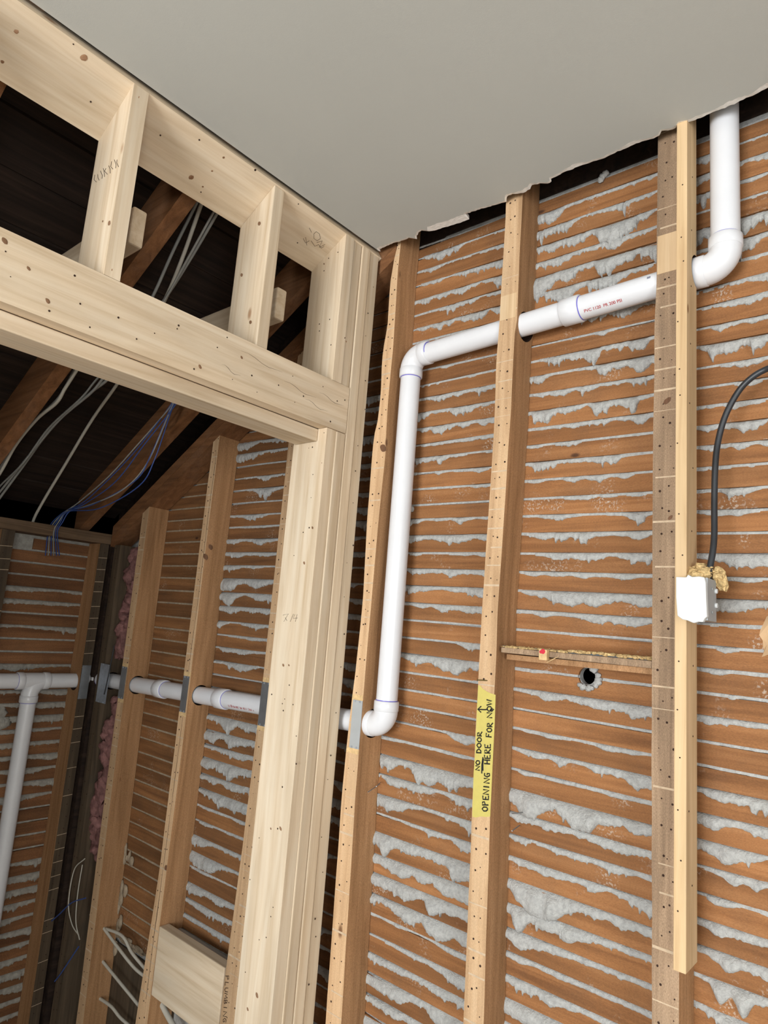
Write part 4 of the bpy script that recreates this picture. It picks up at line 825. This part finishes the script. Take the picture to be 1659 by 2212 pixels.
lg = empty('old_ledge', (-.668, 1.48, -.05), 'old narrow wooden ledge dusted with sawdust between the taped stud and wide stud', 'ledge')
MB().hexa([(-.849, 1.445, -.040), (-.492, 1.445, -.043), (-.492, 1.53, -.043), (-.849, 1.53, -.040), (-.849, 1.445, -.028), (-.492, 1.445, -.028), (-.492, 1.53, -.028), (-.849, 1.53, -.028)]).build('ledge_board', 'stud_front_grey', lg, bevel=.001)
MB().box(-.849, -.492, 1.452, 1.464, -.0275, -.0235).build('metal_strip', 'greybar', lg)
MB().box(-.846, -.495, 1.468, 1.53, -.056, -.0435).build('lower_board', 'stud_side', lg)
cs = []
for k in range(520):
    x = random.uniform(-.845, -.495); cs.append(((x, random.choice((random.uniform(1.445, 1.455), random.uniform(1.466, 1.52), random.uniform(1.466, 1.52))), -.0255 + .004 * (x > -.68) * random.random()), (random.uniform(.003, .009), random.uniform(.003, .006), random.uniform(.0012, .0032))))
lumps('sawdust_layer', cs, 'sawdust', 'golden sawdust lying along the old ledge', 'sawdust', seg=8, sc_=200, fuzz=.6)
mb = MB().box(-.742, -.722, 1.432, 1.4445, -.048, -.024, 0); mb.disc((-.732, 1.432, -.0285), .006, (0, -1, 0), 10, 1, .0005, 1.0); mb.disc((-.737, 1.432, -.030), .004, (0, -1, 0), 8, 1, .0006); 
tag(mb.build('wood_chip', ['raw', 'redmark'], bevel=.0008), 'small pale wood chip with a red mark at the ledge front', 'wood chip')
tag(MB().tube([(-.725, 1.438, -.053), (-.710, 1.436, -.045), (-.695, 1.434, -.037)], [.0006, .0012, .0005], 6).build('wood_splinter', 'raw'), 'thin pale splinter below the ledge beside the red-marked chip', 'splinter')
bl = tag(MB().box(-2.107, -1.7455, 1.438, 1.476, -1.262, -1.052).build('blocking_board', 'new_x', bevel=.003), 'pale new blocking board fixed between two closet studs, low in the doorway', 'board')
# plain brown backing board and grey batt seen behind the cut-away closet laths
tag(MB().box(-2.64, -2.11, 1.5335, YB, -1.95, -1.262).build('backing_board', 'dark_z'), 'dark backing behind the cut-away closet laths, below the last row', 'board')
tag(MB().box(-2.10, -1.748, 1.505, 1.52, -1.13, -1.075).build('metal_bracket', 'steel_s', bevel=.002), 'grey metal strip behind the blocking board in the closet', 'bracket')
# kraft paper scrap at the right edge
lp = [(1700, 1300), (1672, 1318), (1655, 1332), (1650, 1345), (1643, 1362), (1641, 1372), (1648, 1384), (1647, 1396), (1650, 1404), (1645, 1419), (1660, 1414), (1690, 1400)]
P = [onY(a, b, 1.452) for a, b in lp]; tag(MB().extr([(p.x, 1.452 + .004 * math.sin(i), p.z) for i, p in enumerate(P)], (0, .0015, 0)).build('paper_scrap', 'paper'), 'torn brown paper scrap hanging at the right edge', 'paper')
# loose nails
def nail(p0, p1, lb, mat='steel', r=.0016, head=True):
    mb = MB().tube([p0, p1], r, 8)
    if head: d = (Vector(p1) - Vector(p0)).normalized(); mb.tube([Vector(p1), Vector(p1) + d * .0012], r * 2.2, 10)
    tag(mb.build('nail', mat), lb, 'nail')
nail((-.879, 1.442, -.110), (-.8975, 1.424, -.1105), 'small brass nail driven in just above the yellow tape', 'brass', .0014)
for (a, b, c_, d_, lb) in ((1131, 1755, 1105, 1757, 'bent steel nail at the taped stud, level with the tape bottom'), (1122, 1783, 1106, 1795, 'steel nail poking from the taped stud just below the tape'),
                           (820, 1694, 795, 1711, 'steel nail poking out at the bay edge below the lower elbow'), (822, 1690, 813, 1699, 'short steel nail above another below the lower elbow')):
    p0 = onY(a, b, 1.528); p1 = onY(c_, d_, 1.47)
    sx = -.8555 if a > 1000 else -1.270
    nail((max(p0.x, sx - .0), p0.y, p0.z), (max(p1.x, sx + .002), p1.y, p1.z), lb, head=False, r=.0013)

# ================================================================ CLOSET CABLES AND INSULATION
def cable(pts, r, mat, lb, g='loose cables under the closet roof', flatx=None):
    tag(MB().tube(cat_path([onY(*q) for q in pts], 8), r, 8).build('cable', mat, smooth=True), lb, 'cable', g)
cable([(440, 425, .915), (430, 455, .93), (393, 560, .96), (355, 650, .99), (305, 735, 1.03), (258, 822, 1.07), (200, 905, 1.10), (140, 1005, 1.125), (95, 1080, 1.135), (73, 1122, 1.138), (68, 1150, 1.14)], .0058, 'cab_w', 'thick off-white cable crossing the closet opening from roof to wall plate')
cable([(430, 425, .91), (424, 440, .915), (375, 540, .94), (330, 640, .96), (280, 730, .975), (238, 812, .98), (200, 845, .985), (140, 895, .99), (95, 945, .99), (55, 1000, .985), (0, 1075, .975), (-40, 1130, .97)], .0048, 'cab_g', 'grey cable in the left bundle, nearest the thick off-white cable')
cable([(480, 440, .95), (466, 466, .955), (420, 545, .97), (370, 625, .98), (300, 725, .985), (225, 815, .975), (195, 850, .975), (130, 905, .975), (70, 975, .97), (0, 1062, .965), (-40, 1110, .96)], .0045, 'cab_g', 'grey cable of the left bundle that crosses the white cable')
cable([(472, 440, .94), (455, 470, .945), (405, 560, .955), (345, 665, .97), (290, 730, .975), (210, 818, .97), (175, 860, .97), (105, 925, .965), (50, 1000, .96), (0, 1050, .955), (-40, 1100, .95)], .0035, 'cab_g', 'thin grey cable of the left bundle')
cable([(190, 750, .90), (168, 795, .90), (140, 840, .90), (122, 870, .90), (80, 905, .90), (35, 960, .90), (0, 1022, .90), (-40, 1080, .90)], .0058, 'cab_w', 'off-white cable hugging the leftmost visible rafter')
cable([(185, 750, .91), (160, 800, .905), (130, 855, .905), (95, 890, .905), (50, 930, .905), (0, 1010, .905), (-40, 1070, .905)], .0045, 'cab_g', 'grey cable hugging the leftmost visible rafter')
for k, (mid, mt, lb) in enumerate((([(300, 965), (240, 1030), (180, 1085)], 'cab_b', 'blue cable of the closet bunch, straightest strand along the rafter'),
                                   ([(296, 962), (234, 1030), (170, 1085)], 'cab_g', 'grey cable of the blue bunch, running straight'),
                                   ([(325, 985), (290, 1040), (200, 1090)], 'cab_b', 'blue cable of the closet bunch, sagging slightly'),
                                   ([(318, 1000), (262, 1060), (190, 1092)], 'cab_g', 'grey cable of the blue bunch, sagging'),
                                   ([(335, 990), (300, 1050), (215, 1098)], 'cab_b', 'blue cable of the closet bunch, sagging lowest'),
                                   ([(312, 960), (250, 1040), (185, 1087)], 'cab_b', 'thin blue cable inside the closet bunch'))):
    jx = k * 2.0
    pts = [(402 + jx, 815, 1.27), (385 + jx, 845, 1.265), (365 + jx, 880, 1.26)] + [(a, b, 1.24) for a, b in mid] + [(140 + jx, 1105, 1.215), (113 + jx * 2.2, 1128, 1.205), (104 + jx * 2, 1150, 1.20), (98 + jx * 3, 1200, 1.19)]
    cable(pts, .0022 if mt == 'cab_b' else .0025, mt, lb, 'blue data cable bunch')
for k, (pts, lb) in enumerate((([(196, 1975), (215, 1993), (250, 2040), (292, 2092), (330, 2120)], 'pale cable crossing the lower closet bay, uppermost'), ([(215, 2002), (262, 2020), (285, 2058), (320, 2100)], 'pale cable crossing the lower closet bay, arched above another'),
                               ([(190, 2040), (200, 2050), (245, 2105), (300, 2172)], 'pale cable crossing the lower closet bay, second lowest'), ([(180, 2135), (196, 2145), (238, 2172), (262, 2200), (310, 2240)], 'pale cable crossing the lower closet bay, lowest'))):
    tag(MB().tube(cat_path([onY(a, b, 1.478 + .006 * k) for a, b in pts], 8), .0055, 8).build('cable', 'cab_w', smooth=True), lb, 'cable', 'pale cables in the lower closet bay')
tag(MB().tube(cat_path([onY(a, b, 1.49) for a, b in ((345, 2160), (360, 2190), (380, 2225), (400, 2260))], 8), .009, 10).build('cable', 'cab_w', smooth=True), 'thick pale cable below the blocking board in the closet', 'cable')
for (pts, r, mt, lb) in (([(183, 1855), (160, 1880), (148, 1950), (155, 1995), (170, 2020)], .0022, 'cab_w', 'thin pale wire looping low in the dark closet corner'), ([(185, 1940), (155, 1950), (128, 1975), (105, 1995)], .0024, 'cab_b', 'blue wire arching low in the dark closet corner'),
                         ([(170, 2045), (150, 2075), (130, 2105), (118, 2120)], .0024, 'cab_b', 'blue wire hanging lowest in the dark closet corner'), ([(178, 1868), (168, 1930), (164, 1990), (172, 2030)], .002, 'cab_w', 'straighter thin pale wire low in the dark closet corner'),
                         ([(247, 1395), (240, 1430), (233, 1465), (225, 1500)], .0024, 'blk', 'thin black wire hanging in front of the lower pipe in the closet')):
    tag(MB().tube(cat_path([onY(a, b, 1.437) for a, b in pts], 8), r, 8).build('wire', mt, smooth=True), lb, 'wire')
def insul(z0, z1, lb):
    cs = []; z = z1
    while z > z0:
        xc = -2.675 + .01 * noise.noise(Vector((z * 5, 0, 0))); cs.append(((xc + random.uniform(-.04, .03), 1.487 + random.uniform(-.008, .012), z), (random.uniform(.028, .045), .022, random.uniform(.02, .04)))); z -= .017
    lumps('pink_insulation', cs, 'pink', lb, 'insulation', seg=18, fuzz=.55, sc_=35)
insul(-.20, .225, 'pink fibreglass stuffed in the closet corner above the lower pipe'); insul(-.98, -.40, 'pink fibreglass stuffed in the closet corner below the lower pipe')
